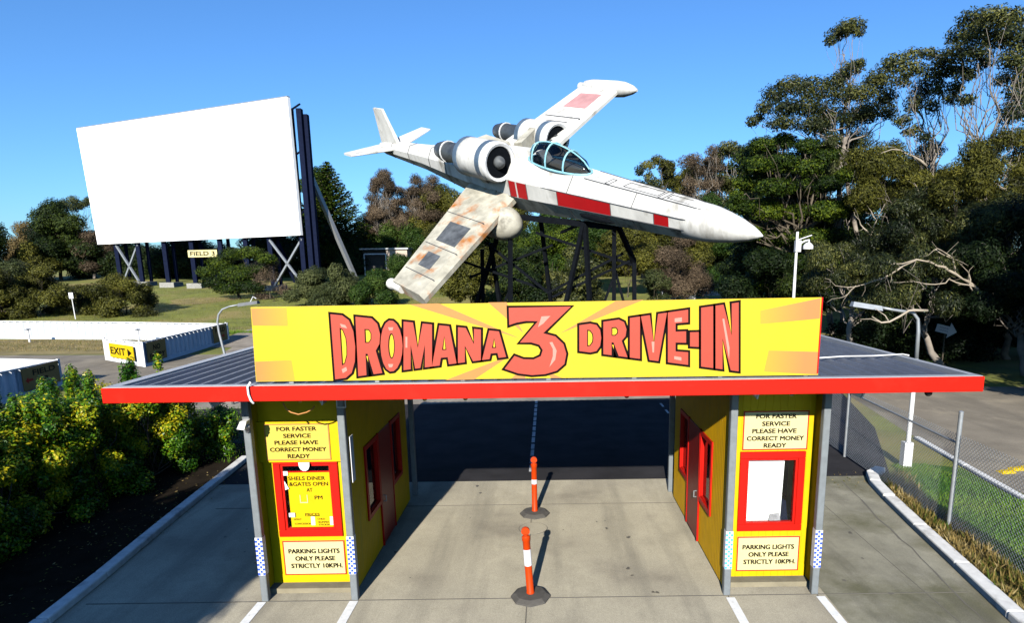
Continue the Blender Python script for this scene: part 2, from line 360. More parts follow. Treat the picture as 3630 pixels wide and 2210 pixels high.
for a, b in (((-4.72, 9.5), (-4.74, 2)), ((-3.22, 9.5), (-3.24, 2)), ((2.9, 9.45), (2.9, 2)), ((4.36, 9.45), (4.36, 2))):
    mb.box(a[0] - .07, a[0] + .07, b[1], a[1], .008, .0125)
struct('lane_lines', mb, 'wroad')
mb = MB(); mb.lathe((-.36, 12.32, .004), (0, 0, 1), [(0, .3), (.006, .3)], 32); struct('manhole_rim', mb, 'joint')
mb = MB(); mb.lathe((-.36, 12.32, .004), (0, 0, 1), [(0, .285), (.009, .285)], 32); struct('manhole_cover', mb, 'concrete')
mb = MB()
for y in np.arange(16, 25, .7): mb.box(-.55, -.45, y, y + .5 + .15 * random.random(), .006, .0095)
for y in (18.5, 20, 22.4, 23.5): mb.box(4.3, 4.38, y, y + .6, .006, .0095)
struct('yard_line', mb, 'faded')
def kerb(name, pts, w, h, label):
    mb = MB(); n = len(pts); L = []
    for i, p in enumerate(pts):
        p = np.array(p); d = np.array(pts[min(i + 1, n - 1)]) - np.array(pts[max(i - 1, 0)]); d = d / np.linalg.norm(d)
        s = np.array((d[1], -d[0])) * w / 2; L.append((p - s, p + s))
    for (a, b), (c_, d_) in zip(L, L[1:]):
        mb.hexa([(*a, 0), (*b, 0), (*d_, 0), (*c_, 0), (*a, h), (*b, h), (*d_, h), (*c_, h)])
    o = mb.build(name, 'kerb'); bevel(o, .03, 2); tag(o, label, 'kerb', None); o['kind'] = 'structure'
kerb('kerb', [(-7.78, -6), (-7.82, 8.9), (-7.95, 10.4), (-8.2, 12.6), (-8.4, 14.6), (-8.66, 17.4)], .22, .14, 'long concrete kerb between hedge and left lane')
kerb('kerb', [(6.75, 2), (6.85, 6.5), (6.98, 8.7), (7.2, 10.3), (7.42, 11.95), (7.66, 13.55)], .26, .15, 'white painted kerb beside the right lane')
kerb('kerb', [(7.68, 13.62), (7.86, 14.6), (8.1, 15.25), (8.5, 15.6)], .26, .15, 'short end piece of white kerb curling behind the fence')
kerb('kerb', [(10.3, -6), (10.5, 10), (10.62, 13.3), (10.85, 15.8), (11.15, 18.6)], .16, .1, 'low white kerb edging the right road')
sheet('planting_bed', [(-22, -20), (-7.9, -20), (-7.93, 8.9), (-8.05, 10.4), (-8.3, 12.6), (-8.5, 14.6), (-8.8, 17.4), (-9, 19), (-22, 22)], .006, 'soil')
sheet('fence_verge', [(6.9, 2), (7.1, 8.7), (7.33, 10.3), (7.55, 11.95), (7.8, 13.6), (8.4, 15.1), (9.2, 15.3), (8.3, 9), (8.2, 2)], .012, 'dry_ground')

sheet('lawn', [(8.05, 2), (10.3, 2), (10.4, 10), (10.52, 13.3), (10.72, 15.8), (9.4, 16.4), (8.9, 15.6), (8.3, 13)], .016, 'lawn')
# ------------------------------------------------------------------ canopy on its posts
YF, ZT, ZB = 8.55, 3.767, 3.557; XL, XR, YB = -6.14, 5.98, 16.8
cn = thing('canopy', 'wide flat ribbed metal roof with a red front edge spanning both ticket booths', 'canopy', (0, 12, 0))
o = MB().box(XL, XR, YF, YF + .04, ZB, ZT).build('fascia', 'fascia', cn); bevel(o, .006)
MB().box(XL, XR, YF + .042, YF + .17, ZT - .05, ZT + .006).build('gutter', 'flash', cn)
mb = MB(); x = XL + .2; pr = [(XL + .02, 0)]
while x < XR - .2:
    pr += [(x, 0), (x + .028, .05), (x + .062, .05), (x + .09, 0)]; x += .245
pr.append((XR - .02, 0)); n = len(pr); zr = ZT - .06
mb.add([(p[0], YF + .172, zr + p[1]) for p in pr] + [(p[0], YB, zr + p[1]) for p in pr], [(i, i + 1, n + i + 1, n + i) for i in range(n - 1)])
mb.build('roof_sheet', 'roof', cn)
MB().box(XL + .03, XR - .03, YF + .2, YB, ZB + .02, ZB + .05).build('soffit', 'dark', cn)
for xa, xb in ((XL, XL + .16), (XR - .1, XR)): MB().box(xa, xb, YF + .174, YB, ZB + .05, ZT + .004).build('barge_flashing', 'flash', cn)
PX = [-4.68, -3.215, 2.865, 4.30]
for i, x in enumerate(PX):
    for y in (9.58, 14.4):
        p = MB().box(x - .055, x + .055, y - .055, y + .055, 0, ZB + .02).build('post', 'postgrey', cn); bevel(p, .01)
        if y < 10:
            sl = MB().box(x - .058, x + .058, y - .058, y + .058, .47, 1.12).build('reflective_sleeve', 'tape', p)
            mb = MB(); c = .0387
            for k in range(16):
                for j in range(3):
                    if (k + j) % 2 == 0:
                        xa = x - .058 + j * c; za = .475 + k * .04; mb.box(xa + .001, xa + c - .001, y - .0605, y - .0585, za + .001, za + .039)
            ck = mb.build('checker_squares', 'lightblue' if i == 2 else 'blue', p)
MB().box(XL + .3, XR - .3, 9.5, 9.62, ZB - .16, ZB + .015).build('beam', 'black', cn)

# ------------------------------------------------------------------ ticket booths
def booth(xa, xb, inner, label, left):
    """xa..xb outer faces; inner = +1 when the drive through lane lies on the +x side"""
    y0, yr, y1 = 9.74, 10.0, 13.9; zt = 3.5; c = (xa + xb) / 2
    b = thing('ticket_booth', label, 'booth', (c, 12, 0))
    MB().box(xa + .02, xb - .02, y0 + .05, y1 - .02, 0, .09).build('plinth', 'plinth', b)
    fw = (-4.42, -3.59, 1.05, 2.2) if left else (3.235, 4.075, 1.04, 2.19)
    mb = MB(); tess_wall(mb, xa + .06, xb - .06, .09, zt, [fw], lambda a, bb, v0, v1: mb.box(a, bb, yr, yr + .06, v0, v1))
    mb.build('front_wall', 'yellow' if left else 'yboardx', b)
    MB().box(xa, xb, y1, y1 + .05, .06, zt).build('rear_wall', 'yboardx', b)
    for sx in (xa, xb):
        isin = (sx == xb) == (inner > 0); s = 1 if sx == xb else -1
        xo, xi = sx, sx - s * .05; lo, hi = min(xo, xi), max(xo, xi)
        holes = [(10.72, 11.42, 1.0, 2.2), (12.55, 13.2, 1.0, 2.2)] if isin else [(11, 12.4, 1.1, 2.1)]
        mb = MB(); tess_wall(mb, y0, y1, .06, zt, holes, lambda a, bb, v0, v1: mb.box(lo, hi, a, bb, v0, v1))
        mb.build('side_wall', 'yboard', b)
        for h in holes:
            fr = MB(); o0, o1 = (xo, xo + s * .03); e0, e1 = min(o0, o1), max(o0, o1); t = .085
            e0 += .001 * (s < 0) ; fr.box(e0, e1, h[0] - t, h[1] + t, h[2] - t, h[2]); fr.box(e0, e1, h[0] - t, h[1] + t, h[3], h[3] + t)
            fr.box(e0, e1, h[0] - t, h[0], h[2], h[3]); fr.box(e0, e1, h[1], h[1] + t, h[2], h[3])
            w = fr.build('side_window', 'red' if isin else 'dred', b)
            mid = (lo + hi) / 2 - s * .015; MB().box(mid - .003, mid + .003, h[0], h[1], h[2], h[3]).build('pane', 'glass', w)
            rv = MB(); rv.box(lo, hi, h[0], h[0] + .02, h[2], h[3]); rv.box(lo, hi, h[1] - .02, h[1], h[2], h[3]); rv.box(lo, hi, h[0] + .02, h[1] - .02, h[2], h[2] + .02)
            rv.build('reveal', 'red', w)
        if isin:
            e0, e1 = min(xo, xo + s * .022), max(xo, xo + s * .022)
            d = MB().box(e0, e1, 11.52, 12.44, .07, 2.28).build('door', 'dred', b); bevel(d, .006)
            for ya in (11.49, 12.445):
                f0, f1 = min(xo, xo + s * .034), max(xo, xo + s * .034); MB().box(f0, f1, ya - .012, ya + .028, .06, 2.3).build('jamb', 'red', d)
            hx = xo + s * .05; MB().tube([(xo + s * .02, 11.66, 1.02), (hx + s * .02, 11.66, 1.02), (hx + s * .02, 11.66, .9), (xo + s * .02, 11.66, .9)], .012, 6).build('handle', 'galv', d)
        MB().box(min(xo, xi) - .012, max(xo, xi) + .012, y0 - .03, y0 - .002, .05, zt).build('corner_trim', 'yellow', b)
    # front window
    t = .115; x0, x1, z0, z1 = fw; fr = MB(); ya, yb = yr - .045, yr - .002
    fr.box(x0 - t, x1 + t, ya, yb, z0 - t, z0); fr.box(x0 - t, x1 + t, ya, yb, z1, z1 + t); fr.box(x0 - t, x0, ya, yb, z0, z1); fr.box(x1, x1 + t, ya, yb, z0, z1)
    w = fr.build('front_window', 'red', b); bevel(w, .008)
    st = MB(); e = .035
    st.box(x0, x0 + e, yr - .02, yr + .055, z0, z1); st.box(x1 - e, x1, yr - .02, yr + .055, z0, z1); st.box(x0 + e, x1 - e, yr - .02, yr + .055, z0, z0 + e)
    st.box(x0 + e, x1 - e, yr - .02, yr + .055, z1 - e, z1); st.build('sash', 'red', w)
    MB().box(x0 + e, x1 - e, yr + .02, yr + .026, z0 + e, z1 - e).build('pane', 'glass', w)
    MB().box(xa + .06, xb - .06, 10.1, y1 - .06, .1, .13).build('booth_floor', 'dark', b)
    MB().box(xa + .06, xb - .06, yr + .1, yr + .5, .96, 1.0).build('counter', 'cone', b)
    MB().box(xa + .06, xb - .06, yr + .07, y1 - .02, 3.3, 3.34).build('booth_ceiling', 'dark', b)
    return b
booth(-4.77, -3.24, 1, 'yellow ticket booth left of the lane with red door and diner price board', True)
booth(2.85, 4.37, -1, 'yellow ticket booth right of the lane with white blind in its window', False)

EX, EZ, EN = (1, 0, 0), (0, 0, 1), (0, -1, 0)
def board(name, label, x0, x1, z0, z1, y, face, border, lines, ink, bold=.034, cat='sign', bw=.018, group=None):
    c = (x0 + x1) / 2; s = thing(name, label, cat, (c, y, z0), group)
    MB().box(x0, x1, y - .012, y, z0, z1).build('panel', face, s)
    fr = MB(); yy = (y - .0155, y - .0122)
    for a in ((x0, x1, z0, z0 + bw), (x0, x1, z1 - bw, z1), (x0, x0 + bw, z0 + bw, z1 - bw), (x1 - bw, x1, z0 + bw, z1 - bw)): fr.box(a[0], a[1], *yy, a[2], a[3])
    fr.build('border', border, s)
    H = z1 - z0; Wd = x1 - x0
    lettering([(t, (a - .5) * Wd, bb * H, w * Wd, h * H) for t, a, bb, w, h in lines], (c, y - .012, z0), EX, EZ, EN, ink, s, bold, .004)
    return s
FAST = [('FOR FASTER', .5, .865, .62, .115), ('SERVICE', .5, .675, .43, .115), ('PLEASE HAVE', .48, .49, .68, .115), ('CORRECT MONEY', .5, .30, .88, .115), ('READY', .5, .115, .35, .115)]
PARK = [('PARKING LIGHTS', .5, .70, .83, .135), ('ONLY PLEASE', .51, .485, .65, .135), ('STRICTLY 10KPH.', .53, .27, .84, .135)]
bk = MB().box(-4.755, -3.29, 9.93, 9.95, 2.25, 2.93).build('backing_board', 'yellow'); tag(bk, 'plain yellow backing board above the left booth window behind the faded sign', 'board')
board('notice_sign', 'faded yellow correct money sign with worn red border on left booth', -4.59, -3.55, 2.285, 2.895, 9.928, 'creamold', 'oranges', FAST, 'inkbrown')
board('notice_sign', 'cream correct money sign with red border above right booth window', 3.15, 4.21, 2.33, 2.985, 9.998, 'cream', 'inkred', FAST, 'ink')
board('notice_sign', 'cream parking lights sign with red border low on left booth', -4.51, -3.47, .235, .85, 9.998, 'cream', 'inkred', PARK, 'ink')
board('notice_sign', 'cream parking lights sign with red border low on right booth', 3.14, 4.19, .195, .815, 9.998, 'cream', 'inkred', PARK, 'ink')
# diner board inside the left window
x0, x1, z0, z1 = -4.33, -3.62, 1.09, 2.06; yb = 10.012
s = thing('price_board', 'yellow diner opening and prices board standing inside left booth window', 'sign', (-3.975, yb, z0))
MB().box(x0, x1, yb - .008, yb, z0, z1).build('panel', 'yellow', s)
MB().box(x0 - .03, x1, yb - .014, yb - .0085, z1 - .012, z1 + .012).build('red_edge', 'red', s)
D = lambda px, py: ((px - 250) / 590, 1 - (py - 150) / 720)
def dl(t, px, py, w, h): a, b = D(px, py); return (t, (a - .5) * .71, b * .97, w / 590 * .71, h / 720 * .97)
lettering([dl('SHELS DINER', 515, 235, 505, 50), dl('&GATES OPEN', 535, 308, 535, 50), dl('AT', 540, 385, 80, 48), dl('PM', 655, 485, 110, 48), dl('PRICES', 550, 705, 200, 34),
           dl('ADULT', 340, 766, 105, 22), dl('CHILD', 668, 765, 105, 22), dl('CONCESSION', 410, 826, 230, 22), dl('BUMPER', 700, 808, 150, 22), dl('STICKER', 705, 842, 150, 22)],
          (-3.975, yb - .008, z0), EX, EZ, EN, 'ink', s, .02, .003)
pl = MB(); a, b = D(550, 727); pl.box(x0 + a * .71 - .12, x0 + a * .71 + .12, yb - .011, yb - .0085, z0 + b * .97, z0 + b * .97 + .006); pl.build('underline', 'ink', s)
pl = MB()
for px in (552, 815):
    a, b = D(px, 790); pl.box(x0 + a * .71 - .032, x0 + a * .71 + .032, yb - .011, yb - .0085, z0 + b * .97 - .075, z0 + b * .97 + .075)
tk = pl.build('price_tickets', 'white', s)
lettering([dl('17', 550, 768, 34, 20), dl('15', 558, 824, 34, 20), dl('11', 810, 766, 30, 20), dl('20', 820, 824, 34, 20)], (-3.975, yb - .011, z0), EX, EZ, EN, 'shipgrey', s, .0, .002, 'ticket_numbers')
pl = MB(); a, b = D(453, 500); cx_, cz_ = x0 + a * .71, z0 + b * .97
pl.box(cx_ - .065, cx_ - .052, yb - .018, yb - .0085, cz_ - .055, cz_ + .07); pl.box(cx_ + .052, cx_ + .065, yb - .018, yb - .0085, cz_ - .055, cz_ + .07); pl.box(cx_ - .065, cx_ + .065, yb - .018, yb - .0085, cz_ - .07, cz_ - .055)
pl.build('number_holder', 'cream', s)
o = MB().poly([[(-.09, 0), (.09, 0), (.085, -.07), (.06, -.12), (.02, -.145), (-.02, -.145), (-.06, -.12), (-.085, -.07)]], (-4.0, 9.925, 2.245), EX, EZ, EN, .012).build('paper_flap', 'white')
tag(o, 'white half round flap hanging at top of left booth window', 'flap')
o = MB().add([(-4.42, 9.99, 2.075), (-4.31, 9.985, 2.075), (-4.305, 9.98, 2.005), (-4.415, 9.99, 2.0), (-4.42, 9.994, 2.075), (-4.31, 9.989, 2.075), (-4.305, 9.984, 2.005), (-4.415, 9.994, 2.0)], [(3, 2, 1, 0), (4, 5, 6, 7), (0, 1, 5, 4), (2, 3, 7, 6), (1, 2, 6, 5), (3, 0, 4, 7)]).build('paper_tag', 'white')
tag(o, 'small white paper tag at the upper left of the price board', 'paper')
o = MB().add([(-4.385, 10.0, 1.91), (-4.305, 9.97, 1.78), (-4.372, 9.98, 1.755), (-4.385, 10.004, 1.91), (-4.305, 9.974, 1.78), (-4.372, 9.984, 1.755)], [(2, 1, 0), (3, 4, 5), (0, 1, 4, 3), (1, 2, 5, 4), (2, 0, 3, 5)]).build('paper_scrap', 'white')
tag(o, 'torn triangular white paper curling beside the price board', 'paper')
o = MB().box(-4.35, -4.25, 9.975, 9.995, 1.28, 1.35).build('card_clip', 'tape'); tag(o, 'small grey striped card clip at left edge of the price board', 'clip')
# things in the right booth window
o = MB().add([(3.275, 10.06, 1.07), (3.86, 10.06, 1.07), (3.90, 10.1, 2.15), (3.295, 10.1, 2.15), (3.275, 10.075, 1.07), (3.86, 10.075, 1.07), (3.90, 10.115, 2.15), (3.295, 10.115, 2.15)],
             [(0, 1, 2, 3), (7, 6, 5, 4), (0, 4, 5, 1), (1, 5, 6, 2), (2, 6, 7, 3), (3, 7, 4, 0)]).build('blind', 'screen'); tag(o, 'bright white board covering most of the right booth window', 'blind')
o = MB().hexa([(3.66, 10.03, 1.08), (3.86, 10.03, 1.08), (3.86, 10.055, 1.08), (3.66, 10.055, 1.08), (3.68, 10.035, 1.19), (3.84, 10.035, 1.21), (3.84, 10.05, 1.21), (3.68, 10.05, 1.19)]).build('paper_pile', 'paper'); tag(o, 'crumpled white papers lying on the right booth window sill', 'paper')
o = MB().hexa([(3.9, 10.15, 1.0), (4.03, 10.15, 1.0), (4.03, 10.4, 1.0), (3.9, 10.4, 1.0), (3.9, 10.2, 1.42), (4.0, 10.2, 1.36), (4.0, 10.4, 1.36), (3.9, 10.4, 1.42)]).build('monitor', 'navy'); tag(o, 'dark monitor on the counter inside right booth', 'monitor')

# wedge lights, camera, bulbs and cables under the canopy
def wedge(px, py0, w, d, h, y, label, flip=1):
    c = at(px, py0, y); c[2] = ZB + .0
    s = thing('wedge_light', label, 'light', c, 'wedge lights under the canopy'); t = .006
    a = np.array(c); f = flip
    P = lambda x, yy, z: a + np.array((x * f, yy, z))
    MB().add([P(-w, 0, 0), P(w, 0, 0), P(w * .6, 0, -h), P(-w, d, 0), P(w, d, 0), P(w * .6, d, -h)], [(0, 1, 2), (5, 4, 3), (1, 4, 5, 2), (0, 2, 5, 3), (0, 3, 4, 1)]).build('housing', 'galv', s)
    MB().bar(P(w + .004, -.004, 0), P(w * .6, -.004, -h), .02).build('lens', 'white', s)
wedge(2050, 955, .22, .35, .17, 9.0, 'long grey wedge light under the right end of canopy')
wedge(535, 975, .22, .35, .17, 9.0, 'long grey wedge light under the left end of canopy', -1)
wedge(1812, 960, .1, .2, .2, 9.2, 'small grey wedge light over the right booth', 1)
wedge(765, 970, .1, .2, .2, 9.2, 'small grey wedge light over the left booth', 1)
c = at(592, 1022, 9.4); s = thing('security_camera', 'small white security light clamped on the outer left post', 'camera', c)
MB().hexa([c + .8 * np.array(q) for q in [(-.14, -.1, -.07), (.0, -.1, -.09), (.02, .06, -.09), (-.1, .06, -.07), (-.06, -.1, .08), (.06, -.1, .08), (.06, .06, .09), (-.05, .06, .09)]]).build('hood', 'white', s)
MB().bar(c + np.array((.02, 0, -.02)), (-4.66, 9.5, c[2] - .14), .05).build('bracket', 'galv', s)
for i, (px, m, w) in enumerate([(722, 'bulby', 'amber bulb over the left booth front'), (1022, 'bulby', 'amber bulb left of the dark lane opening'), (1120, 'bulbg', 'unlit green bulb hanging nearest the left booth door'), (1508, 'bulbr', 'red bulb hanging over the middle of the lane'), (1905, 'bulbg', 'green bulb over the right booth front'), (2234, 'dark', 'round black bulb under the far right end of the red edge')]):
    c = at(px, 968 - 22 * (px - 722) / 1500, 8.75); c[2] = ZB - .035 if px < 2200 else ZB - .05
    b = thing('light_bulb', w, 'bulb', c, 'coloured bulbs along the canopy edge'); r = .034 if px < 2200 else .05
    MB().sphere(c, r).build('globe', m, b, True); MB().tube([c + np.array((0, 0, r * .7)), (c[0], c[1], ZB + .025)], .016, 8).build('socket', 'black', b)
o = MB().tube([at(571 + q[0], q[1], 8.52) for q in [(32, 920), (25, 932), (27, 950), (33, 965), (40, 972)]], .016, 8).build('cable', 'white', smooth=True); tag(o, 'thick white cable looped over the red canopy edge at left', 'cable')
o = MB().tube([at(q[0], q[1], 9.15) for q in [(681, 970), (688, 984), (700, 993), (718, 998), (738, 993), (752, 985), (757, 978)]], .011, 6).build('cable', 'oranges', smooth=True); tag(o, 'thin frayed wire drooping above the left booth', 'wire')
o = MB().tube([atz(1972 + q[0], q[1], ZT + .02) for q in [(0, 862), (60, 858), (130, 857), (200, 853), (215, 856)]], .012, 6).build('cable', 'white', smooth=True); tag(o, 'white cable lying across the right side of the roof', 'cable')
c = at(822, 978, 9.3); o = MB().tube([c + np.array(q) for q in [(-.07, 0, .1), (-.07, 0, -.02), (.06, 0, -.02), (.06, 0, .1)]], .01, 6).build('hook', 'white'); tag(o, 'white wire hook under the canopy by the inner left post', 'hook')
o = MB().box(-3.13, -3.12, 9.6, 9.75, 2.0, 2.75).build('edge_sign', 'tape'); tag(o, 'narrow pale sign seen edge on beside the inner left post', 'sign')

# ------------------------------------------------------------------ big name sign
YS = 8.70
def zp(x, y): p = at((850 + x * .8523) / K, (1020 + y * .8523) / K, YS); return (p[0], p[2])
sg = thing('name_sign', 'huge yellow drive-in name sign with red letters standing on the canopy front', 'sign', (-.15, YS, 3.78))
cs = [zp(45, 82), zp(2420, 41), zp(2405, 364), zp(68, 392)]
qd = lambda pts, y, t: MB().poly([pts], (0, y, 0), EX, EZ, EN, t)
qd(cs, YS + .04, .04).build('panel', 'signy', sg)
mb = MB()
for a in np.arange(-3.6, 3.7, 1.2): mb.bar((a, YS + .06, 4.75), (a, YS + .75, 3.76), .05); mb.box(a - .03, a + .03, YS + .045, YS + .08, 3.77, 4.8)
mb.build('back_brace', 'galv', sg)
MB().box(cs[1][0] + .001, cs[1][0] + .02, YS - .005, YS + .05, cs[2][1] + .02, cs[1][1]).build('end_cap', 'red', sg)
for pts, m in (([(47, 86), (195, 84), (200, 160), (54, 158)], 'fadel'), ([(64, 309), (215, 302), (230, 388), (70, 390)], 'fadel'),
               ([(2165, 96), (2416, 44), (2412, 129), (2165, 152)], 'fader'), ([(2200, 262), (2406, 268), (2402, 362), (2180, 350)], 'fader'),
               ([(1165, 212), (705, 70), (828, 66)], 'oranges'), ([(1180, 190), (1033, 62), (1110, 61)], 'oranges'), ([(1330, 192), (1562, 57), (1680, 51)], 'oranges'),
               ([(1130, 280), (855, 386), (975, 383)], 'oranges'), ([(1270, 345), (1295, 377), (1340, 376)], 'oranges'), ([(1170, 340), (1130, 379), (1190, 379)], 'oranges')):
    qd([zp(*p) for p in pts], YS - .0015, .0008).build('sunburst_ray', m, sg)
El = lambda a, b, n=18: [(.5 + a * math.cos(t), .5 + b * math.sin(t)) for t in np.linspace(0, 2 * math.pi, n + 1)[:-1]]
GLY = {
 'D': [[(0, 0), (.5, 0), (.78, .07), (.95, .25), (1, .5), (.95, .75), (.78, .93), (.5, 1), (0, 1)], [(.36, .2), (.5, .23), (.62, .36), (.64, .5), (.62, .64), (.5, .77), (.36, .8)]],
 'R': [[(0, 0), (.34, 0), (.34, .37), (.42, .37), (.64, 0), (1, 0), (.76, .42), (.92, .54), (.96, .72), (.86, .91), (.64, 1), (0, 1)], [(.34, .56), (.5, .56), (.6, .62), (.61, .73), (.52, .8), (.34, .8)]],
 'O': [El(.5, .5), El(.15, .25, 14)],
 'M': [[(0, 0), (.25, 0), (.25, .52), (.41, 0), (.59, 0), (.75, .52), (.75, 0), (1, 0), (1, 1), (.67, 1), (.5, .45), (.33, 1), (0, 1)]],
 'A': [[(0, 0), (.31, 0), (.36, .19), (.64, .19), (.69, 0), (1, 0), (.7, 1), (.3, 1)], [(.41, .38), (.59, .38), (.5, .74)]],
 'N': [[(0, 0), (.3, 0), (.3, .48), (.66, 0), (1, 0), (1, 1), (.7, 1), (.7, .52), (.34, 1), (0, 1)]],
 'I': [[(0, 0), (1, 0), (1, 1), (0, 1)]], '-': [[(0, 0), (1, 0), (1, 1), (0, 1)]],
 'V': [[(.33, 0), (.67, 0), (1, 1), (.66, 1), (.5, .36), (.34, 1), (0, 1)]],
 'E': [[(0, 0), (1, 0), (1, .23), (.38, .23), (.38, .4), (.9, .4), (.9, .61), (.38, .61), (.38, .77), (1, .77), (1, 1), (0, 1)]]}
def area(p): return sum(p[i][0] * p[(i + 1) % len(p)][1] - p[(i + 1) % len(p)][0] * p[i][1] for i in range(len(p))) / 2
def offset(loop, d):
    n = len(loop); out = []; L = [np.array(p) for p in loop]; sg_ = 1 if area(loop) > 0 else -1
    for i in range(n):
        a, b, c = L[i - 1], L[i], L[(i + 1) % n]; e1 = (b - a) / np.linalg.norm(b - a); e2 = (c - b) / np.linalg.norm(c - b)
        n1 = np.array((e1[1], -e1[0])) * sg_; n2 = np.array((e2[1], -e2[0])) * sg_; m = n1 + n2; q = max(.45, 1 + np.dot(n1, n2))
        out.append(tuple(b + m * d / q))
    return out
def warp(loop, tl, tr, br, bl):
    o = []
    for u, v in loop:
        t = (tl[0] * (1 - u) + tr[0] * u, tl[1] * (1 - u) + tr[1] * u); b = (bl[0] * (1 - u) + br[0] * u, bl[1] * (1 - u) + br[1] * u)
        o.append(zp(b[0] * (1 - v) + t[0] * v, b[1] * (1 - v) + t[1] * v))
    return o
tp = lambda x: 110 + (x - 382) * 74 / 713; bt = lambda x: 380 - (x - 400) * 92 / 712
tq = lambda x: 157 - (x - 1408) * 96 / 670; bq = lambda x: 264 + (x - 1410) * 84 / 660
LT = [('D', 388, 481, tp, bt, 10), ('R', 488, 590, tp, bt, 6), ('O', 586, 678, tp, bt, 2), ('M', 682, 800, tp, bt, 0), ('A', 800, 902, tp, bt, 0), ('N', 908, 1003, tp, bt, 0), ('A', 1008, 1108, tp, bt, 0),
      ('D', 1412, 1503, tq, bq, 0), ('R', 1512, 1612, tq, bq, 0), ('I', 1622, 1664, tq, bq, 0), ('V', 1668, 1776, tq, bq, 0), ('E', 1780, 1864, tq, bq, 0), ('-', 1872, 1908, None, None, 0), ('I', 1918, 1968, tq, bq, 0), ('N', 1978, 2074, tq, bq, 0)]
LTR = []
def put(loops):
    blk = MB(); red = MB()
    out = offset(loops[0], .03)
    hs = [offset(h, -.012) for h in loops[1:]]
    blk.poly([out] + [h if area(h) * area(out) < 0 else h[::-1] for h in hs], (0, YS - .003, 0), EX, EZ, EN, .006)
    red.poly(loops, (0, YS - .0092, 0), EX, EZ, EN, .003)
    l = red.build('letter', 'salmon', sg); blk.build('outline', 'ink', l); LTR.append((l, min(p[0] for p in out), max(p[0] for p in out)))
for ch, xa, xb, ft, fb, sk in LT:
    if ft is None: q = ((xa, 186), (xb, 185), (xb, 247), (xa, 245))
    else: q = ((xa - sk, ft(xa)), (xb - sk * .6, ft(xb)), (xb + sk * .6, fb(xb)), (xa + sk, fb(xa)))
    put([warp(lp, *q) for lp in GLY[ch]])
THREE = [(1119, 84), (1378, 79), (1262, 190), (1312, 203), (1346, 235), (1358, 275), (1350, 318), (1318, 346), (1270, 360), (1215, 364), (1158, 357), (1102, 338), (1143, 284), (1180, 298), (1222, 299), (1252, 285), (1260, 260), (1246, 238), (1212, 228), (1165, 229), (1240, 140), (1190, 139), (1150, 146), (1121, 156)]
put([[zp(*p) for p in THREE]])
for pts in ([(1288, 228), (1300, 226), (1318, 262), (1312, 300), (1288, 330), (1302, 285), (1302, 255)], [(1255, 120), (1292, 118), (1262, 150), (1240, 165)], [(418, 150), (440, 156), (448, 170), (424, 164)], [(425, 340), (444, 330), (448, 345), (430, 356)],
            [(618, 165), (640, 165), (636, 178), (622, 178)], [(618, 318), (640, 318), (634, 332), (622, 332)], [(1808, 128), (1838, 124), (1838, 142), (1808, 144)], [(1806, 285), (1836, 290), (1836, 304), (1806, 298)], [(2006, 130), (2014, 129), (2036, 250), (2034, 300)], [(1712, 225), (1724, 225), (1722, 270), (1716, 270)], [(690, 205), (698, 205), (698, 250), (690, 250)]):
    q = [zp(*p) for p in pts]; cxq = sum(p[0] for p in q) / len(q); own = min(LTR, key=lambda L: abs((L[1] + L[2]) / 2 - cxq))[0]
    MB().poly([q], (0, YS - .0135, 0), EX, EZ, EN, .0008).build('highlight', 'salmonhi', own)

# ------------------------------------------------------------------ lane bollards
def bollard(x, y, h, label, lean, band):
    b = thing('bollard', label, 'bollard', (x, y, 0), 'orange bollards between the lanes'); L = lambda z: np.array((x + lean * z, y, z))
    o = MB().lathe((x, y, .004), (0, 0, 1), [(0, .33), (.025, .325), (.07, .25), (.075, .1)], 8).build('base', 'rubber', b)
    MB().tube([L(.07), L(.1), L(.11), L(h * .55), L(h - .2), L(h - .19), L(h - .13), L(h - .11)], [.066, .066, .06, .06, .06, .068, .068, .05], 20).build('tube', 'orange', b, auto=40)
    MB().tube([L(h - .115), L(h - .085), L(h - .08)], [.026, .026, .05], 14).build('neck', 'orange', b, auto=40)
    o = MB(); c = L(h - .035); o.tube([c + np.array((0, -.024, 0)), c + np.array((0, .024, 0))], .068, 18).build('grip', 'orange', b, auto=40)
    MB().tube([L(band[0]), L(band[1])], .0625, 20, False).build('reflective_band', 'tape', b, auto=40)
bollard(-.34, 9.57, 1.19, 'nearest orange bollard with wide white band, slightly leaning left', -.055, (.57, .85))
bollard(-.34, 13.11, 1.27, 'farther orange bollard with narrow white band, upright by the shadow', .0, (.7, .8))

# ------------------------------------------------------------------ chain-link fence on the right
f = thing('chain_link_fence', 'tall chain link fence on grey pipe posts right of the booths', 'fence', (8.1, 12, 0))
FP = [(7.95, 5.0), (8.02, 12.01), (8.2, 16.94), (8.45, 23.5)]
tops = [2.0, 1.98, 1.98, 1.98]
for i, (x, y) in enumerate(FP):
    h = 2.42 if i == 1 else 2.2
    MB().tube([(x, y, 0), (x, y, h)], .042, 12).build('post', 'galv', f, auto=40)
    MB().lathe((x, y, h), (0, 0, 1), [(0, .046), (.02, .046), (.035, .02)], 12).build('cap', 'galv', f, auto=40)
for (a, b) in ((1, 2), (2, 3)): MB().tube([(*FP[a], 1.8), (*FP[b], 1.84)], .024, 8).build('rail', 'galv', f)
ms = MB(); sp = .085; z0, z1 = .06, 1.98; hh = z1 - z0
seg = [(np.array(FP[i]), np.array(FP[i + 1])) for i in range(3)]; tot = [np.linalg.norm(b - a) for a, b in seg]
def fpos(t):
    for (a, b), l in zip(seg, tot):
        if t <= l + 1e-6: q = a + (b - a) * t / l; return q
        t -= l
    return seg[-1][1]
T = sum(tot); n = int((T + hh) / sp)
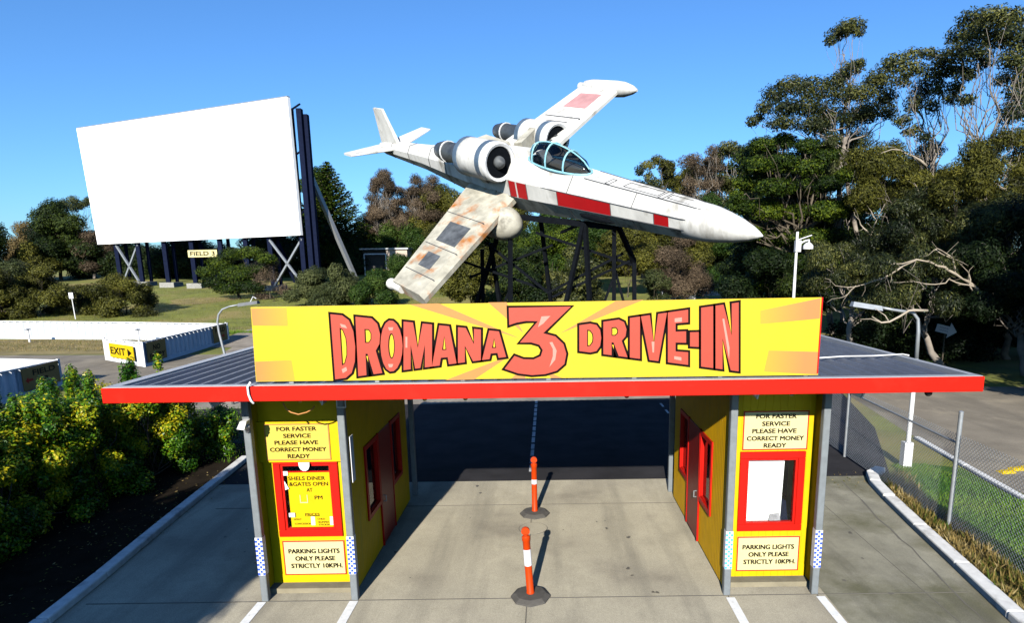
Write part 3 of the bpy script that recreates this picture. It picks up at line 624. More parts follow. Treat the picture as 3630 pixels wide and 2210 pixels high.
for k in range(n):
    for sgn in (1, -1):
        t0 = k * sp - (hh if sgn > 0 else 0); pts = []
        for q in np.linspace(0, hh, 7):
            t = t0 + q if sgn > 0 else t0 - q
            if 0 <= t <= T: c = fpos(t); pts.append((c[0] + .003 * sgn, c[1], z0 + q))
        if len(pts) > 1: ms.tube(pts, .0034, 3, False)
ms.build('wire_mesh', 'galv', f)

# ------------------------------------------------------------------ lamp posts and pole camera
c = np.array((9.3, 15.86, 0)); l = thing('street_lamp', 'lamp post with white painted base rising beside the right road', 'lamp', c)
MB().tube([c, c + (0, 0, 1.9), c + (-.01, 0, 2.75)], [.06, .055, .05], 12).build('pole', 'wpaint', l, auto=40)
MB().box(c[0] - .13, c[0] + .09, c[1] - .1, c[1] + .1, 0, .72).build('base_guard', 'wpaint', l)
MB().tube([c + (0, 0, 2.75), c + (0, 0, 2.82), c + (0, 0, 2.9)], [.058, .08, .05], 12).build('collar', 'galv', l)
MB().tube([c + (0, 0, 2.9), c + (-.02, 0, 3.6), c + (-.06, 0, 3.9), c + (-.2, 0, 4.06), c + (-.7, 0, 4.14), c + (-1.0, 0, 4.2)], [.05, .046, .042, .04, .036, .034], 10).build('arm', 'galv', l, True)
h = MB().hexa([c + np.array(q) for q in [(-1.75, -.1, 4.24), (-1.0, -.1, 4.12), (-1.0, .1, 4.12), (-1.75, .1, 4.24), (-1.72, -.07, 4.36), (-1.02, -.07, 4.24), (-1.02, .07, 4.24), (-1.72, .07, 4.36)]]).build('lamp_head', 'galv', l)
br = MB(); br.tube([at(q[0], q[1], 15.7) for q in [(2232, 748), (2200, 747), (2187, 748), (2165, 762), (2140, 775), (2120, 777), (2098, 762)]], [.035, .035, .03, .028, .025, .025, .012], 7)
br.tube([at(q[0], q[1], 15.7) for q in [(2140, 777), (2130, 760), (2105, 742)]], [.02, .014, .006], 6); br.tube([at(q[0], q[1], 15.7) for q in [(2118, 776), (2095, 768), (2070, 769)]], [.018, .012, .006], 6)
tag(br.build('dead_branch', 'dead', smooth=True), 'bare pale broken branch caught across the right lamp arm', 'branch')
Y = 25.0; b = at(540, 850, Y); l = thing('street_lamp', 'bent neck lamp with dark flat head left of the name sign', 'lamp', (b[0] + .15, Y, 0))
pth = [(b[0] + .12, Y, 0)] + [at(*q, Y) for q in [(540, 850), (527, 800), (523, 775), (526, 757), (535, 745), (552, 738), (578, 733)]]
MB().tube(pth, [.06, .05, .045, .04, .038, .035, .03, .03], 10).build('pole', 'galv', l, True)
e = at(597, 733, Y); ax = np.array((.42, 0, .06))
MB().hexa([e + np.array(q) for q in [(-.36, -.14, -.08), (.42, -.14, .02), (.42, .14, .02), (-.36, .14, -.08), (-.34, -.1, .05), (.4, -.1, .14), (.4, .1, .14), (-.34, .1, .05)]]).build('lamp_head', 'shipgrey', l)
MB().tube([e + np.array(q) for q in [(.1, 0, .1), (.22, 0, .3), (.34, 0, .22)]], .015, 6).build('aerial', 'white', l)
Y = 25.0; t = at(1919, 558, Y); x = t[0]; p = thing('camera_pole', 'slim white pole with dome camera behind the right end of the name sign', 'camera pole', (x, Y, 0))
MB().tube([(x, Y, 0), (x, Y, 4.75)], .055, 10).build('pole', 'white', p); MB().tube([(x, Y, 4.75), (x, Y, t[2])], .05, 10).build('mast', 'white', p)
MB().box(x - .06, x + .14, Y - .09, Y + .09, 5.72, 6.15).build('junction_box', 'white', p)
MB().tube([(x + .1, Y, 6.02), (x + .34, Y, 6.14), (x + .46, Y, 6.16), (x + .47, Y, 6.05)], .035, 8).build('bracket', 'white', p)
MB().tube([(x, Y, 6.16), (x + .56, Y, 6.34)], .02, 6).build('upper_stay', 'white', p)
d = MB().lathe((x + .44, Y, 5.82), (0, 0, 1), [(0, .19), (.12, .19), (.2, .13), (.25, .06)], 18).build('dome_housing', 'white', p, auto=40)
MB().sphere((x + .44, Y, 5.82), .13).build('dome', 'glass', d, True)

# ------------------------------------------------------------------ corrugated fences and their signs
def corr(pts, heights, name, label, cap=True, pitch=.62, amp=.11, group='white corrugated fences'):
    root = thing(name, label, 'fence', (pts[0][0], pts[0][1], 0), group)
    for (a, b), (h0, h1) in zip(zip(pts, pts[1:]), zip(heights, heights[1:])):
        a, b = np.array(a, float), np.array(b, float); L = np.linalg.norm(b - a); d = (b - a) / L; nr = np.array((-d[1], d[0]))
        prof = []; s_ = 0
        while s_ < L - pitch:
            prof += [(s_, 0), (s_ + pitch * .3, 0), (s_ + pitch * .4, amp), (s_ + pitch * .85, amp)]; s_ += pitch
        prof.append((L, 0)); mb = MB(); vs = []
        for z in (0, 1):
            for s_, o_ in prof: q = a + d * s_ + nr * o_; g0 = gz(q[1]); vs.append((q[0], q[1], g0 + .1 + (h0 + (h1 - h0) * s_ / L - .1) * z))
        n = len(prof); mb.add(vs, [(i, i + 1, n + i + 1, n + i) for i in range(n - 1)]); mb.build('sheeting', 'corr', root)
        MB().bar((*a, gz(a[1]) + .1), (*b, gz(b[1]) + .1), .1, .2).build('bottom_rail', 'corr', root)
        MB().bar((*a, gz(a[1]) + h0), (*b, gz(b[1]) + h1), .1, .06).build('top_rail', 'wpaint', root)
        for q, hq in [(q, hq) for q, hq in ((a, h0), (b, h1)) if tuple(q) in (tuple(map(float, pts[0])), tuple(map(float, pts[-1])))]: MB().box(q[0] - .05, q[0] + .05, q[1] - .05, q[1] + .05, gz(q[1]), gz(q[1]) + hq + .08).build('post', 'wpaint', root)
    return root
corr([(-60, 53.5), (-44.2, 51.4), (-33.2, 49.7), (-24.2, 48.0)], [1.45, 1.42, 1.38, 1.3], 'corrugated_fence', 'long white fence along the foot of the grassy mound')
corr([(-27.0, 38.5), (-22.72, 35.4)], [1.3, 1.38], 'corrugated_fence', 'short white fence panel carrying the exit sign')
corr([(-22.7, 35.38), (-24.15, 47.7)], [1.38, 1.36], 'corrugated_fence', 'white ribbed fence running away from the exit corner')
corr([(-22.2, 23.5), (-23.3, 29.9)], [1.35, 1.2], 'corrugated_fence', 'white ribbed fence side behind the hedge at the left edge')
corr([(-23.32, 29.95), (-34, 32.2)], [1.2, 1.25], 'corrugated_fence', 'white fence face with bright top at the left edge')
for q in ((80, 824), (392, 815)):
    P = atg(*q); P = np.array((P[0], 48.6 if q[0] < 100 else 47.2, 0)); s = thing('low_lamp', 'stubby white bollard light left of the exit sign' if q[0] < 100 else 'stubby white bollard light right of the exit sign', 'light', P)
    MB().tube([P, P + (0, 0, 1.0)], .07, 8).build('stem', 'wpaint', s); MB().lathe(P + (0, 0, 1.0), (0, 0, 1), [(0, .16), (.05, .2), (.12, .05)], 12).build('shade', 'galv', s)
def fsign(name, label, a, b, zlo, zhi, face, lines, ink, off, arrow=None, acol='inkred'):
    """sign board on a fence between ground points a (left as read) and b"""
    a, b = np.array(a, float), np.array(b, float); L = np.linalg.norm(b - a); d = (b - a) / L; nr = np.array((d[1], -d[0])); c = (a + b) / 2 + nr * off
    s = thing(name, label, 'sign', (*c, zlo)); u = (d[0], d[1], 0); n3 = (nr[0], nr[1], 0)
    MB().poly([[(-L / 2, zlo), (L / 2, zlo), (L / 2, zhi), (-L / 2, zhi)]], (*c, 0), u, EZ, n3, .03).build('panel', face, s)
    lettering([(t, (x - .5) * L, zlo + (zhi - zlo) * y, w * L, h * (zhi - zlo)) for t, x, y, w, h in lines], (*c, 0), u, EZ, n3, ink, s, .03, .036)
    if arrow:
        ax_, ay, aw, ah, k = arrow; P = [(-.5, .18), (.1, .18), (.1, .5), (.5, 0), (.1, -.5), (.1, -.18), (-.5, -.18)] if k != 'tri' else [(-.5, .5), (.5, 0), (-.5, -.5)]
        if k == 'left': P = [(-x, y) for x, y in P]
        if k == 'tri': P = P[::-1]
        MB().poly([[((ax_ - .5) * L + x * aw * L, zlo + (zhi - zlo) * (ay + y * ah)) for x, y in P]], tuple(np.array((*c, 0)) + np.array(n3) * .034), u, EZ, n3, .003).build('arrow', acol, s)
A, B = np.array((-27.0, 38.5)), np.array((-22.72, 35.4)); lp = lambda t: A + (B - A) * t
fsign('exit_sign', 'yellow exit sign with black arrow on the short white fence', lp(.17), lp(.8), .28, 1.12, 'yellow', [('EXIT', .37, .5, .62, .5)], 'ink', .07, (.85, .5, .16, .55, 'tri'), 'ink')
A, B = np.array((-22.7, 35.38)), np.array((-24.15, 47.7))
fsign('no_entry_sign', 'tan no entry sign at the near end of the ribbed fence', lp(.02), lp(.2), .22, 1.34, 'brownsign', [('NO', .5, .7, .38, .27), ('ENTRY', .5, .27, .8, .27)], 'ink', .07)
fsign('field_sign', 'tan field two sign behind the bent lamp at the fence end', lp(.78), lp(.985), .2, 1.36, 'brownsign', [('FIELD', .5, .72, .7, .27), ('2', .42, .3, .16, .3)], 'ink', .07, (.68, .32, .26, .26, 'right'))
A, B = np.array((-22.2, 23.5)), np.array((-23.3, 29.9))
fsign('field_sign', 'tan field three sign with red left arrow behind the yellow hedge', lp(.55), lp(.97), .25, 1.22, 'brownsign', [('FIELD', .58, .74, .62, .25), ('3', .6, .33, .14, .27)], 'ink', .07, (.16, .45, .2, .3, 'left'))
P = atg(182, 769); s = thing('marker_post', 'thin leaning white post with small white plate on the grass bank', 'sign post', P)
tpx = at(171, 708, P[1]); MB().tube([P, tpx], [.05, .04], 8).build('post', 'wpaint', s); q = at(171, 712, P[1] - .08); MB().box(q[0] - .2, q[0] + .22, q[1] - .04, q[1], q[2] - .28, q[2] + .3).build('plate', 'white', s)

# ------------------------------------------------------------------ drive-in screen
SL, SR = np.array((-71.0, 103.0)), np.array((-33.2, 88.0)); TL, TR = (-71.6, 26.8), (-33.0, 27.1); sd_ = (SR - SL) / np.linalg.norm(SR - SL); sb = np.array((-sd_[1], sd_[0]))
if sb[1] < 0: sb = -sb
s = thing('drive_in_screen', 'giant blank white cinema screen on dark steel legs', 'screen', (*((SL + SR) / 2), gz(95)))
tilt = 0.35
p = lambda t, z, back: np.array((*(SL + (SR - SL) * t + sb * (back + (z - 9.6) * -.02)), z))
zb, zt = (9.5, 9.75), (26.8, 27.15)
MB().hexa([p(0, zb[0], 0), p(1, zb[1], 0), p(1, zb[1], .5), p(0, zb[0], .5), p(-.012, zt[0], 0), p(1.002, zt[1], 0), p(1.002, zt[1], .5), p(-.012, zt[0], .5)]).build('screen_panel', 'screen', s)
MB().bar(p(-.012, zt[0] + .08, .25), p(1.002, zt[1] + .08, .25), .5, .1).build('top_trim', 'galv', s)
for t in (.08, .2, .34, .48, .62, .74, .85, .99):
    g0 = p(t, 9, .9); gb = gz(g0[1]); l = MB()
    for bo in (.8, 2.6): l.box(g0[0] - .45 + (bo > 1) * .5, g0[0] + .15 + (bo > 1) * .25, p(t, 9, bo)[1] - .2, p(t, 9, bo)[1] + .2, gb - .2, 26 if t in (.08, .99) else 22)
    l.build('leg', 'navy', s)
    MB().box(g0[0] - 1.1, g0[0] + 1.1, g0[1] - 1, g0[1] + 1.6, gb - .3, gb + .7).build('footing', 'cone', s)
q0 = p(1.012, 9, .9); gb = gz(q0[1]); lg_ = MB().box(q0[0] - .1, q0[0] + .55, q0[1] - .4, q0[1] + .4, gb - .2, 25.9); lg_.box(q0[0] + .58, q0[0] + 1.1, q0[1] + .2, q0[1] + 1.0, gb - .2, 25.3); lg_.build('leg', 'navy', s)
MB().box(q0[0] - 1.0, q0[0] + 1.6, q0[1] - 1, q0[1] + 1.6, gb - .3, gb + .7).build('footing', 'cone', s)
for ta, tb in ((.08, .2), (.85, .99)):
    for z0_, z1_ in ((9.3, 2.6), (2.8, 9.3)):
        MB().bar(p(ta, 0, .5) * (1, 1, 0) + (0, 0, z0_), p(tb, 0, .5) * (1, 1, 0) + (0, 0, z1_), .26).build('cross_brace', 'galv', s)
for t in (.3, .7): MB().bar(p(t, 20.0, 3), p(t, 0, 11.5) * (1, 1, 0) + (0, 0, 2.9), .5).build('rear_strut', 'navy', s)
MB().bar(at(741, 408, 90.5), at(856, 672, 97), .55).build('rear_strut', 'galv', s)
for z in (11, 14.5, 18, 21.5, 25): MB().bar(p(.03, z, .9), p(.99, z, .9), .3).build('girt', 'navy', s)
for z in (12.5, 20, 25.6): MB().bar(p(.998, z, .5), p(.998, z + 1.2, 2.4), .2).build('end_brace', 'navy', s)
# the sign under it
a, b = at(453, 603, 92), at(523, 601, 90.5); h = 2.05 * .46
fsign('field_sign', 'yellow field three sign hanging beneath the big screen', a[:2], b[:2], a[2] - 1.75 * .55, a[2] + .02, 'cream', [('FIELD 3', .5, .5, .84, .6)], 'ink', .1)

# ------------------------------------------------------------------ shed and yellow buggy far behind
P = at(925, 655, 118); gzz = gz(118); s = thing('shed', 'small cream metal shed with dark open front beyond the scrub', 'shed', (P[0], 118, gzz))
a0, b0, t0 = at(873, 650, 118), at(979, 600, 118), at(928, 600, 118)
MB().box(t0[0], b0[0], 118, 122, gzz, b0[2]).build('wall', 'shed', s); MB().box(a0[0], t0[0] - .01, 118.4, 122, gzz, b0[2] - .2).build('dark_bay', 'dark', s)
MB().box(a0[0] - .3, b0[0] + .3, 117.6, 122.4, b0[2], b0[2] + .25).build('roof', 'galv', s)
mb = MB(); a1 = at(876, 612, 117.8)
for q, w in (((a1[0], 117.8, gzz), (a1[0], 117.8, a1[2])), ((t0[0], 117.8, gzz), (t0[0], 117.8, a1[2])), ((a1[0], 117.8, a1[2]), (t0[0], 117.8, a1[2]))): mb.bar(q, w, .18)
mb.build('door_frame', 'wpaint', s)
P = at(912, 648, 112); g1 = gz(112); s = thing('buggy', 'small yellow utility buggy parked before the cream shed', 'buggy', (P[0], 112, g1))
MB().hexa([(P[0] - 1.1, 111, g1 + .6), (P[0] + 1.3, 111, g1 + .6), (P[0] + 1.3, 112.6, g1 + .6), (P[0] - 1.1, 112.6, g1 + .6), (P[0] - .9, 111.1, g1 + 1.4), (P[0] + 1.2, 111.1, g1 + 1.3), (P[0] + 1.2, 112.5, g1 + 1.3), (P[0] - .9, 112.5, g1 + 1.4)]).build('body', 'yellow', s)
for dx in (-.7, .9): MB().lathe((P[0] + dx, 110.9, g1 + .45), (0, 1, 0), [(0, .42), (.25, .42)], 14).build('wheel', 'rubber', s)
MB().box(P[0] - .8, P[0] + .5, 111.2, 112.4, g1 + 1.41, g1 + 2.0).build('cab', 'dark', s)
# far wire fence by the sandy track
pts = [atg(1595, 716), atg(1650, 712), atg(1683, 705)]
s = thing('wire_fence', 'low grey wire fence beside the sandy track', 'fence', pts[0])
P0, P1, P2 = at(1594, 714, 74), at(1648, 716, 70), at(1632, 716, 72)
for px, ty in ((1594, 668), (1625, 676), (1672, 697)):
    b = at(px, 716, 72); t = at(px, ty, 72); MB().tube([(b[0], 72, gz(72)), (t[0], 72, t[2])], .06, 6).build('post', 'wpaint', s)
a, b, c = at(1594, 690, 72), at(1625, 700, 72), at(1672, 716, 72)
m2 = MB()
for k in range(7): m2.bar((a[0], 72, a[2] * (1 - k / 7) + gz(72) * k / 7), (c[0], 72, c[2] * (1 - k / 7) + gz(72) * k / 7), .04)
for k in np.linspace(0, 1, 24): q = a * (1 - k) + c * k; m2.bar((q[0], 72.05, gz(72)), (q[0], 72.05, q[2]), .03)
m2.build('mesh', 'galv', s)
# arrow board in the right shade
c = at(2276, 794, 31); s = thing('arrow_board', 'pale blue arrow shaped board with scribbled lettering in dark tree shade', 'sign', (c[0], 31, c[2] - .5)); th = rad(-14)
uu, vv = (math.cos(th), 0, math.sin(th)), (-math.sin(th), 0, math.cos(th))
MB().poly([[(-.5, -.19), (.15, -.19), (.15, -.38), (.55, 0), (.15, .38), (.15, .19), (-.5, .19)]], c, uu, vv, EN, .03).build('board', 'corr', s)
sc_ = MB(); cc_, ua, va = np.array(c), np.array(uu), np.array(vv)
for k0, v0 in ((-.36, .06), (-.34, -.07)): sc_.tube([cc_ + ua * (k0 + i * .022) + va * (v0 + .045 * math.sin(i * 2.2) * math.cos(i * .7)) + np.array((0, -.034, 0)) for i in range(22)], .008, 4)
sc_.build('lettering', 'bluepaint', s)
MB().bar((c[0], 31.04, 0), (c[0], 31.04, c[2]), .05).build('stake', 'wood', s)
for i, q in enumerate(((2421, 1138), (2447, 1131), (2475, 1127))):
    P = atz(*q); o = MB().hexa([(P[0] - .2, P[1] - .17, .008), (P[0] + .2, P[1] - .11, .008), (P[0] + .2, P[1] + .17, .008), (P[0] - .2, P[1] + .11, .008), (P[0] - .14, P[1] - .08, .06), (P[0] + .14, P[1] - .04, .06), (P[0] + .14, P[1] + .08, .06), (P[0] - .14, P[1] + .04, .06)]).build('speed_hump', 'yellow')
    tag(o, ['yellow speed hump block nearest the chain link fence', 'yellow speed hump block second out from the fence', 'yellow speed hump block cut by the right picture edge'][i], 'speed hump', 'yellow speed hump blocks')
# ------------------------------------------------------------------ rocket plane on its steel tower
O = at(1262, 432, 28.5); NT = at(1836, 567, 19.8); fw = NT - O; LEN = np.linalg.norm(fw); fw /= LEN
lf = np.cross((0, 0, 1.0), fw); lf /= np.linalg.norm(lf); up = np.cross(fw, lf)
rr = rad(22); lf, up = lf * math.cos(rr) + up * math.sin(rr), up * math.cos(rr) - lf * math.sin(rr)
X3 = lambda x, l, u: O + fw * x + lf * l + up * u
ship = thing('rocket_plane', 'weathered white rocket plane model with red side panels mounted on a steel tower', 'model spacecraft', O)
SEC = [(.5, 1.0), (1.0, .36), (1.0, -.3), (.62, -1.0), (-.62, -1.0), (-1.0, -.3), (-1.0, .36), (-.5, 1.0)]
ST = [(-13.2, .2, .22, 0), (-12.6, .3, .32, 0), (-8.0, .5, .55, 0), (-4.2, .85, .9, 0), (-1.2, 1.08, 1.05, 0), (.8, 1.06, 1.04, 0), (3.0, .93, .9, 0), (6.0, .75, .72, 0), (9.0, .59, .57, 0), (LEN - 2.0, .5, .5, 0)]
def hull(x):
    for (a, w0, h0, c0), (b, w1, h1, c1) in zip(ST, ST[1:]):
        if x <= b: t = max(0, (x - a) / (b - a)); return w0 + (w1 - w0) * t, h0 + (h1 - h0) * t
    return ST[-1][1:3]
vs = []; fs = []; n = 8
for x, w, h, c in ST: vs += [X3(x, a * w, b * h) for a, b in SEC]
for i in range(len(ST) - 1): fs += [(i * n + k, (i + 1) * n + k, (i + 1) * n + (k + 1) % n, i * n + (k + 1) % n) for k in range(n)]
fs += [tuple(range(n)), tuple((len(ST) - 1) * n + k for k in range(n - 1, -1, -1))]
fu = MB().add(vs, fs).build('fuselage', 'ship', ship)
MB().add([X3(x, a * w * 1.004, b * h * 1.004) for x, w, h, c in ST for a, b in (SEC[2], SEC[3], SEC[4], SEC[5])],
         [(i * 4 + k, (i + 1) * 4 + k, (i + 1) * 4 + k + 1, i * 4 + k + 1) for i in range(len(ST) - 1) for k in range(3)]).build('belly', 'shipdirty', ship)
nose = MB().lathe(X3(LEN - 2.75, 0, -.02), fw, [(0, .5), (.02, .61), (.45, .63), (.9, .59), (1.4, .5), (1.9, .38), (2.35, .23), (2.62, .1), (2.75, .02)], 14).build('nose_cone', 'ship', ship, auto=50)
def side_patch(xa, xb, sd, vlo, vhi, m, name, off=.012):
    vs = []
    for o_ in (0, off):
        for x, v in ((xa, vlo), (xb, vlo), (xb, vhi), (xa, vhi)):
            w, h = hull(x); vs.append(X3(x, sd * (w + o_), v * h))
    return MB().hexa(vs).build(name, m, ship)
for sd in (-1, 1):
    for xa, xb in ((.35, 1.45), (3.25, 6.0), (8.0, 9.55)): side_patch(xa, xb, sd, -.29, .34, 'shipred', 'painted_panel')
    side_patch(1.47, 3.23, sd, -.29, .34, 'ship', 'side_panel', .006); side_patch(6.02, 7.98, sd, -.29, .34, 'ship', 'side_panel', .006)
    ln = MB()
    for x in (.33, 1.46, 3.24, 6.01, 7.99, 9.56): w, h = hull(x); ln.bar(X3(x, sd * (w + .004), -.3 * h), X3(x, sd * (w + .004), .36 * h), .028, .03)
    for v in (-.3, .355):
        for xa, xb in ((-1, 3), (3, 6), (6, 9), (9, 9.7)): wa, ha = hull(xa); wb, hb = hull(xb); ln.bar(X3(xa, sd * (wa + .002), v * ha), X3(xb, sd * (wb + .002), v * hb), .028, .03)
    for x in (-.6, 3.8, 7.0):
        w, h = hull(x); ln.bar(X3(x, sd * w * 1.003, .38 * h), X3(x, sd * (w * .5), 1.003 * h), .026); ln.bar(X3(x, sd * w * 1.005, -.31 * h), X3(x, sd * w * .63, -1.005 * h), .026)
    ln.build('seam', 'line', ship)
w, h = hull(4.6); MB().lathe(X3(4.2, -w * .83, -h * .62), fw, [(0, .02), (.15, .1), (.9, .13), (1.5, .08), (1.9, .01)], 10).build('side_slot', 'black', ship)
tl = MB()
for xa, xb, l0, l1 in ((6.2, 7.8, -.2, .2), (8.2, 9.3, -.16, .14), (7.9, 8.1, -.3, .3), (5.4, 5.6, -.34, .1)):
    h0 = hull(xa)[1]; h1 = hull(xb)[1]
    q = [X3(xa, l0, h0 + .006), X3(xb, l0, h1 + .006), X3(xb, l1, h1 + .006), X3(xa, l1, h0 + .006)]
    for a, b in zip(q, q[1:] + q[:1]): tl.bar(a, b, .024)
for k in (0, 1, 7, 6):
    for xa, xb in ((4.4, 6), (6, 9), (9, 9.7)):
        wa, ha = hull(xa); wb, hb = hull(xb); a, b = SEC[k]; tl.bar(X3(xa, a * wa * 1.004, b * ha * 1.004), X3(xb, a * wb * 1.004, b * hb * 1.004), .03)
tl.build('deck_seam', 'line', ship)
# cockpit: dark well under a rounded glazed canopy with pale blue hoops
cx0, cx1 = .7, 4.3; h0 = hull(2.5)[1]; cm_ = (cx0 + cx1) / 2; hl2 = (cx1 - cx0) / 2
def cw(t): return .6 * math.sqrt(max(0, 1 - t * t)) ** .8
def top_of(x): return hull(x)[1]
ring = [X3(cm_ + hl2 * math.cos(a), .56 * math.sin(a), top_of(cm_ + hl2 * math.cos(a)) + .012) for a in np.linspace(0, 2 * math.pi, 25)[:-1]]
MB().add(ring, [tuple(range(24))]).build('cockpit_well', 'dark', ship)
MB().tube(ring + [ring[0]], .05, 6, False).build('canopy_sill', 'cframe', ship)
gm = MB(); gv = []
for i in range(9):
    t = -1 + 2 * i / 8; x = cm_ + hl2 * t * .99; wv_ = max(.01, cw(t)) * .93; hv = .02 + .78 * math.sqrt(max(0, 1 - t * t)) * (1 - .12 * t)
    gv += [X3(x, wv_ * math.cos(a), top_of(x) + hv * math.sin(a)) for a in np.linspace(0, math.pi, 9)]
gm.add(gv, [(i * 9 + k, i * 9 + k + 1, (i + 1) * 9 + k + 1, (i + 1) * 9 + k) for i in range(8) for k in range(8)])
cg = gm.build('canopy_glass', 'glass', ship, True)
fr = MB()
for t in (-.62, -.1, .45):
    x = cm_ + hl2 * t; wv_ = cw(t) * .95; hv = .04 + .78 * math.sqrt(1 - t * t) * (1 - .12 * t)
    fr.tube([X3(x, wv_ * math.cos(a), top_of(x) + hv * math.sin(a)) for a in np.linspace(0, math.pi, 11)], .038, 6)
fr.tube([X3(cm_ + hl2 * t, 0, top_of(cm_ + hl2 * t) + .04 + .78 * math.sqrt(max(0, 1 - t * t)) * (1 - .12 * t)) for t in np.linspace(-.98, .98, 15)], .03, 6)
fr.build('canopy_frame', 'cframe', ship)
MB().hexa([X3(1.5, -.28, h0), X3(1.9, -.28, h0), X3(1.9, .28, h0), X3(1.5, .28, h0), X3(1.4, -.22, h0 + .45), X3(1.6, -.22, h0 + .45), X3(1.6, .22, h0 + .45), X3(1.4, .22, h0 + .45)]).build('seat', 'shipgrey', ship)
MB().hexa([X3(-1.6, -.5, h0), X3(.5, -.5, h0), X3(.5, .5, h0), X3(-1.6, .5, h0), X3(-1.4, -.36, h0 + .28), X3(.4, -.36, h0 + .34), X3(.4, .36, h0 + .34), X3(-1.4, .36, h0 + .28)]).build('spine_fairing', 'ship', ship)
# wings: one slab each, tapering from root to tip
def wing(name, root, tip, c0, c1, t0, t1, m, sweep=0.0, x0=-3.2, x1=-2.7):
    sp = tip - root; nrm = np.cross(fw, sp); nrm /= np.linalg.norm(nrm); vs = []
    for c, ch, t, xo in ((root, c0, t0, x0), (tip, c1, t1, x1)):
        for a, b in ((0, -1), (.14, -1), (.9, -1), (1, -.35), (1, .35), (.9, 1), (.14, 1), (0, 1)): vs.append(c + fw * (xo + a * ch) + nrm * b * t / 2)
    n = 8; o = MB().add(vs, [(k, (k + 1) % n, n + (k + 1) % n, n + k) for k in range(n)] + [tuple(range(n - 1, -1, -1)), tuple(range(n, 2 * n))]).build(name, m, ship)
    return o, sp, nrm
def wpatch(w, root, tip, c0, c1, t0, t1, x0, x1, s0, s1, a0, a1, m, name, side):
    o, sp, nrm = w; vs = []
    for e in (0, .012):
        for s_, a in ((s0, a0), (s1, a0), (s1, a1), (s0, a1)):
            vs.append(root + sp * s_ + fw * ((x0 + (x1 - x0) * s_) + a * (c0 + (c1 - c0) * s_)) + nrm * side * ((t0 + (t1 - t0) * s_) / 2 + e))
    return MB().hexa(vs).build(name, m, o)
R1 = X3(0, .7, .45); T1_ = at(1452, 212, 32.6) - fw * -.9
P1 = (R1, T1_, 3.3, 2.5, .5, .34); w1_ = wing('wing', *P1, 'ship', x0=-3.1, x1=-2.2)
sgn = 1 if np.dot(w1_[2], CAM - T1_) > 0 else -1
a_ = (*P1, -3.1, -2.2)
wpatch(w1_, *a_, .66, .86, .25, .8, 'shippink', 'painted_panel', sgn)
wpatch(w1_, *a_, .30, .46, .3, .75, 'ship', 'access_panel', sgn); wpatch(w1_, *a_, .18, .24, .1, .9, 'shipgrey', 'root_panel', sgn)
wpatch(w1_, *a_, .3, .31, .28, .77, 'line', 'panel_seam', sgn); wpatch(w1_, *a_, .455, .465, .28, .77, 'line', 'panel_seam', sgn); wpatch(w1_, *a_, .52, .53, .1, .95, 'line', 'panel_seam', sgn)
tk = MB().lathe(T1_ + fw * -2.6, fw, [(0, .12), (.05, .2), (.35, .2), (.5, .3), (1.0, .36), (2.6, .36), (3.1, .33), (3.6, .2), (3.9, .06)], 14).build('tip_tank', 'ship', ship, auto=45)
R2 = X3(0, -.7, -.5); T2_ = at(985, 706, 24.6) + fw * .9
P2 = (R2, T2_, 3.3, 2.3, .62, .5); w2_ = wing('wing', *P2, 'shiprust', x0=-3.0, x1=-2.0)
sgn = 1 if np.dot(w2_[2], CAM - T2_) > 0 else -1
a_ = (*P2, -3.0, -2.0)
wpatch(w2_, *a_, .42, .60, .25, .78, 'shipgrey', 'access_panel', sgn); wpatch(w2_, *a_, .70, .82, .3, .65, 'shipgrey', 'access_panel', sgn)
wpatch(w2_, *a_, .345, .35, .0, .95, 'line', 'panel_seam', sgn); wpatch(w2_, *a_, .64, .645, .05, .95, 'line', 'panel_seam', sgn); wpatch(w2_, *a_, .87, .875, .05, .95, 'line', 'panel_seam', sgn)
MB().lathe(T2_ + fw * -2.45, fw, [(0, .14), (.06, .22), (.3, .22), (.45, .17), (1.0, .17)], 12).build('tip_cap', 'ship', ship, auto=45)
def fin(name, r0_, r1_, c0, c1, t, m, x0, x1): o = wing(name, r0_, r1_, c0, c1, t, t * .6, m, x0=x0, x1=x1)[0]; return o
fin('tail_fin', X3(0, 0, .1), X3(0, 0, 2.1), 2.2, 1.1, .2, 'ship', -13.0, -12.9)
for sd in (-1, 1): fin('tailplane', X3(0, sd * .15, .1), X3(0, sd * 2.5, .35), 1.9, 1.0, .18, 'ship', -13.0, -12.8)
sb_ = MB()
for x in (-11.5, -9.4, -7.0, -5.2):
    w, h = hull(x); q = [X3(x, a * w * 1.006, b * h * 1.006) for a, b in SEC]
    for a, b in zip(q, q[1:] + q[:1]): sb_.bar(a, b, .035)
sb_.build('boom_seam', 'line', ship)
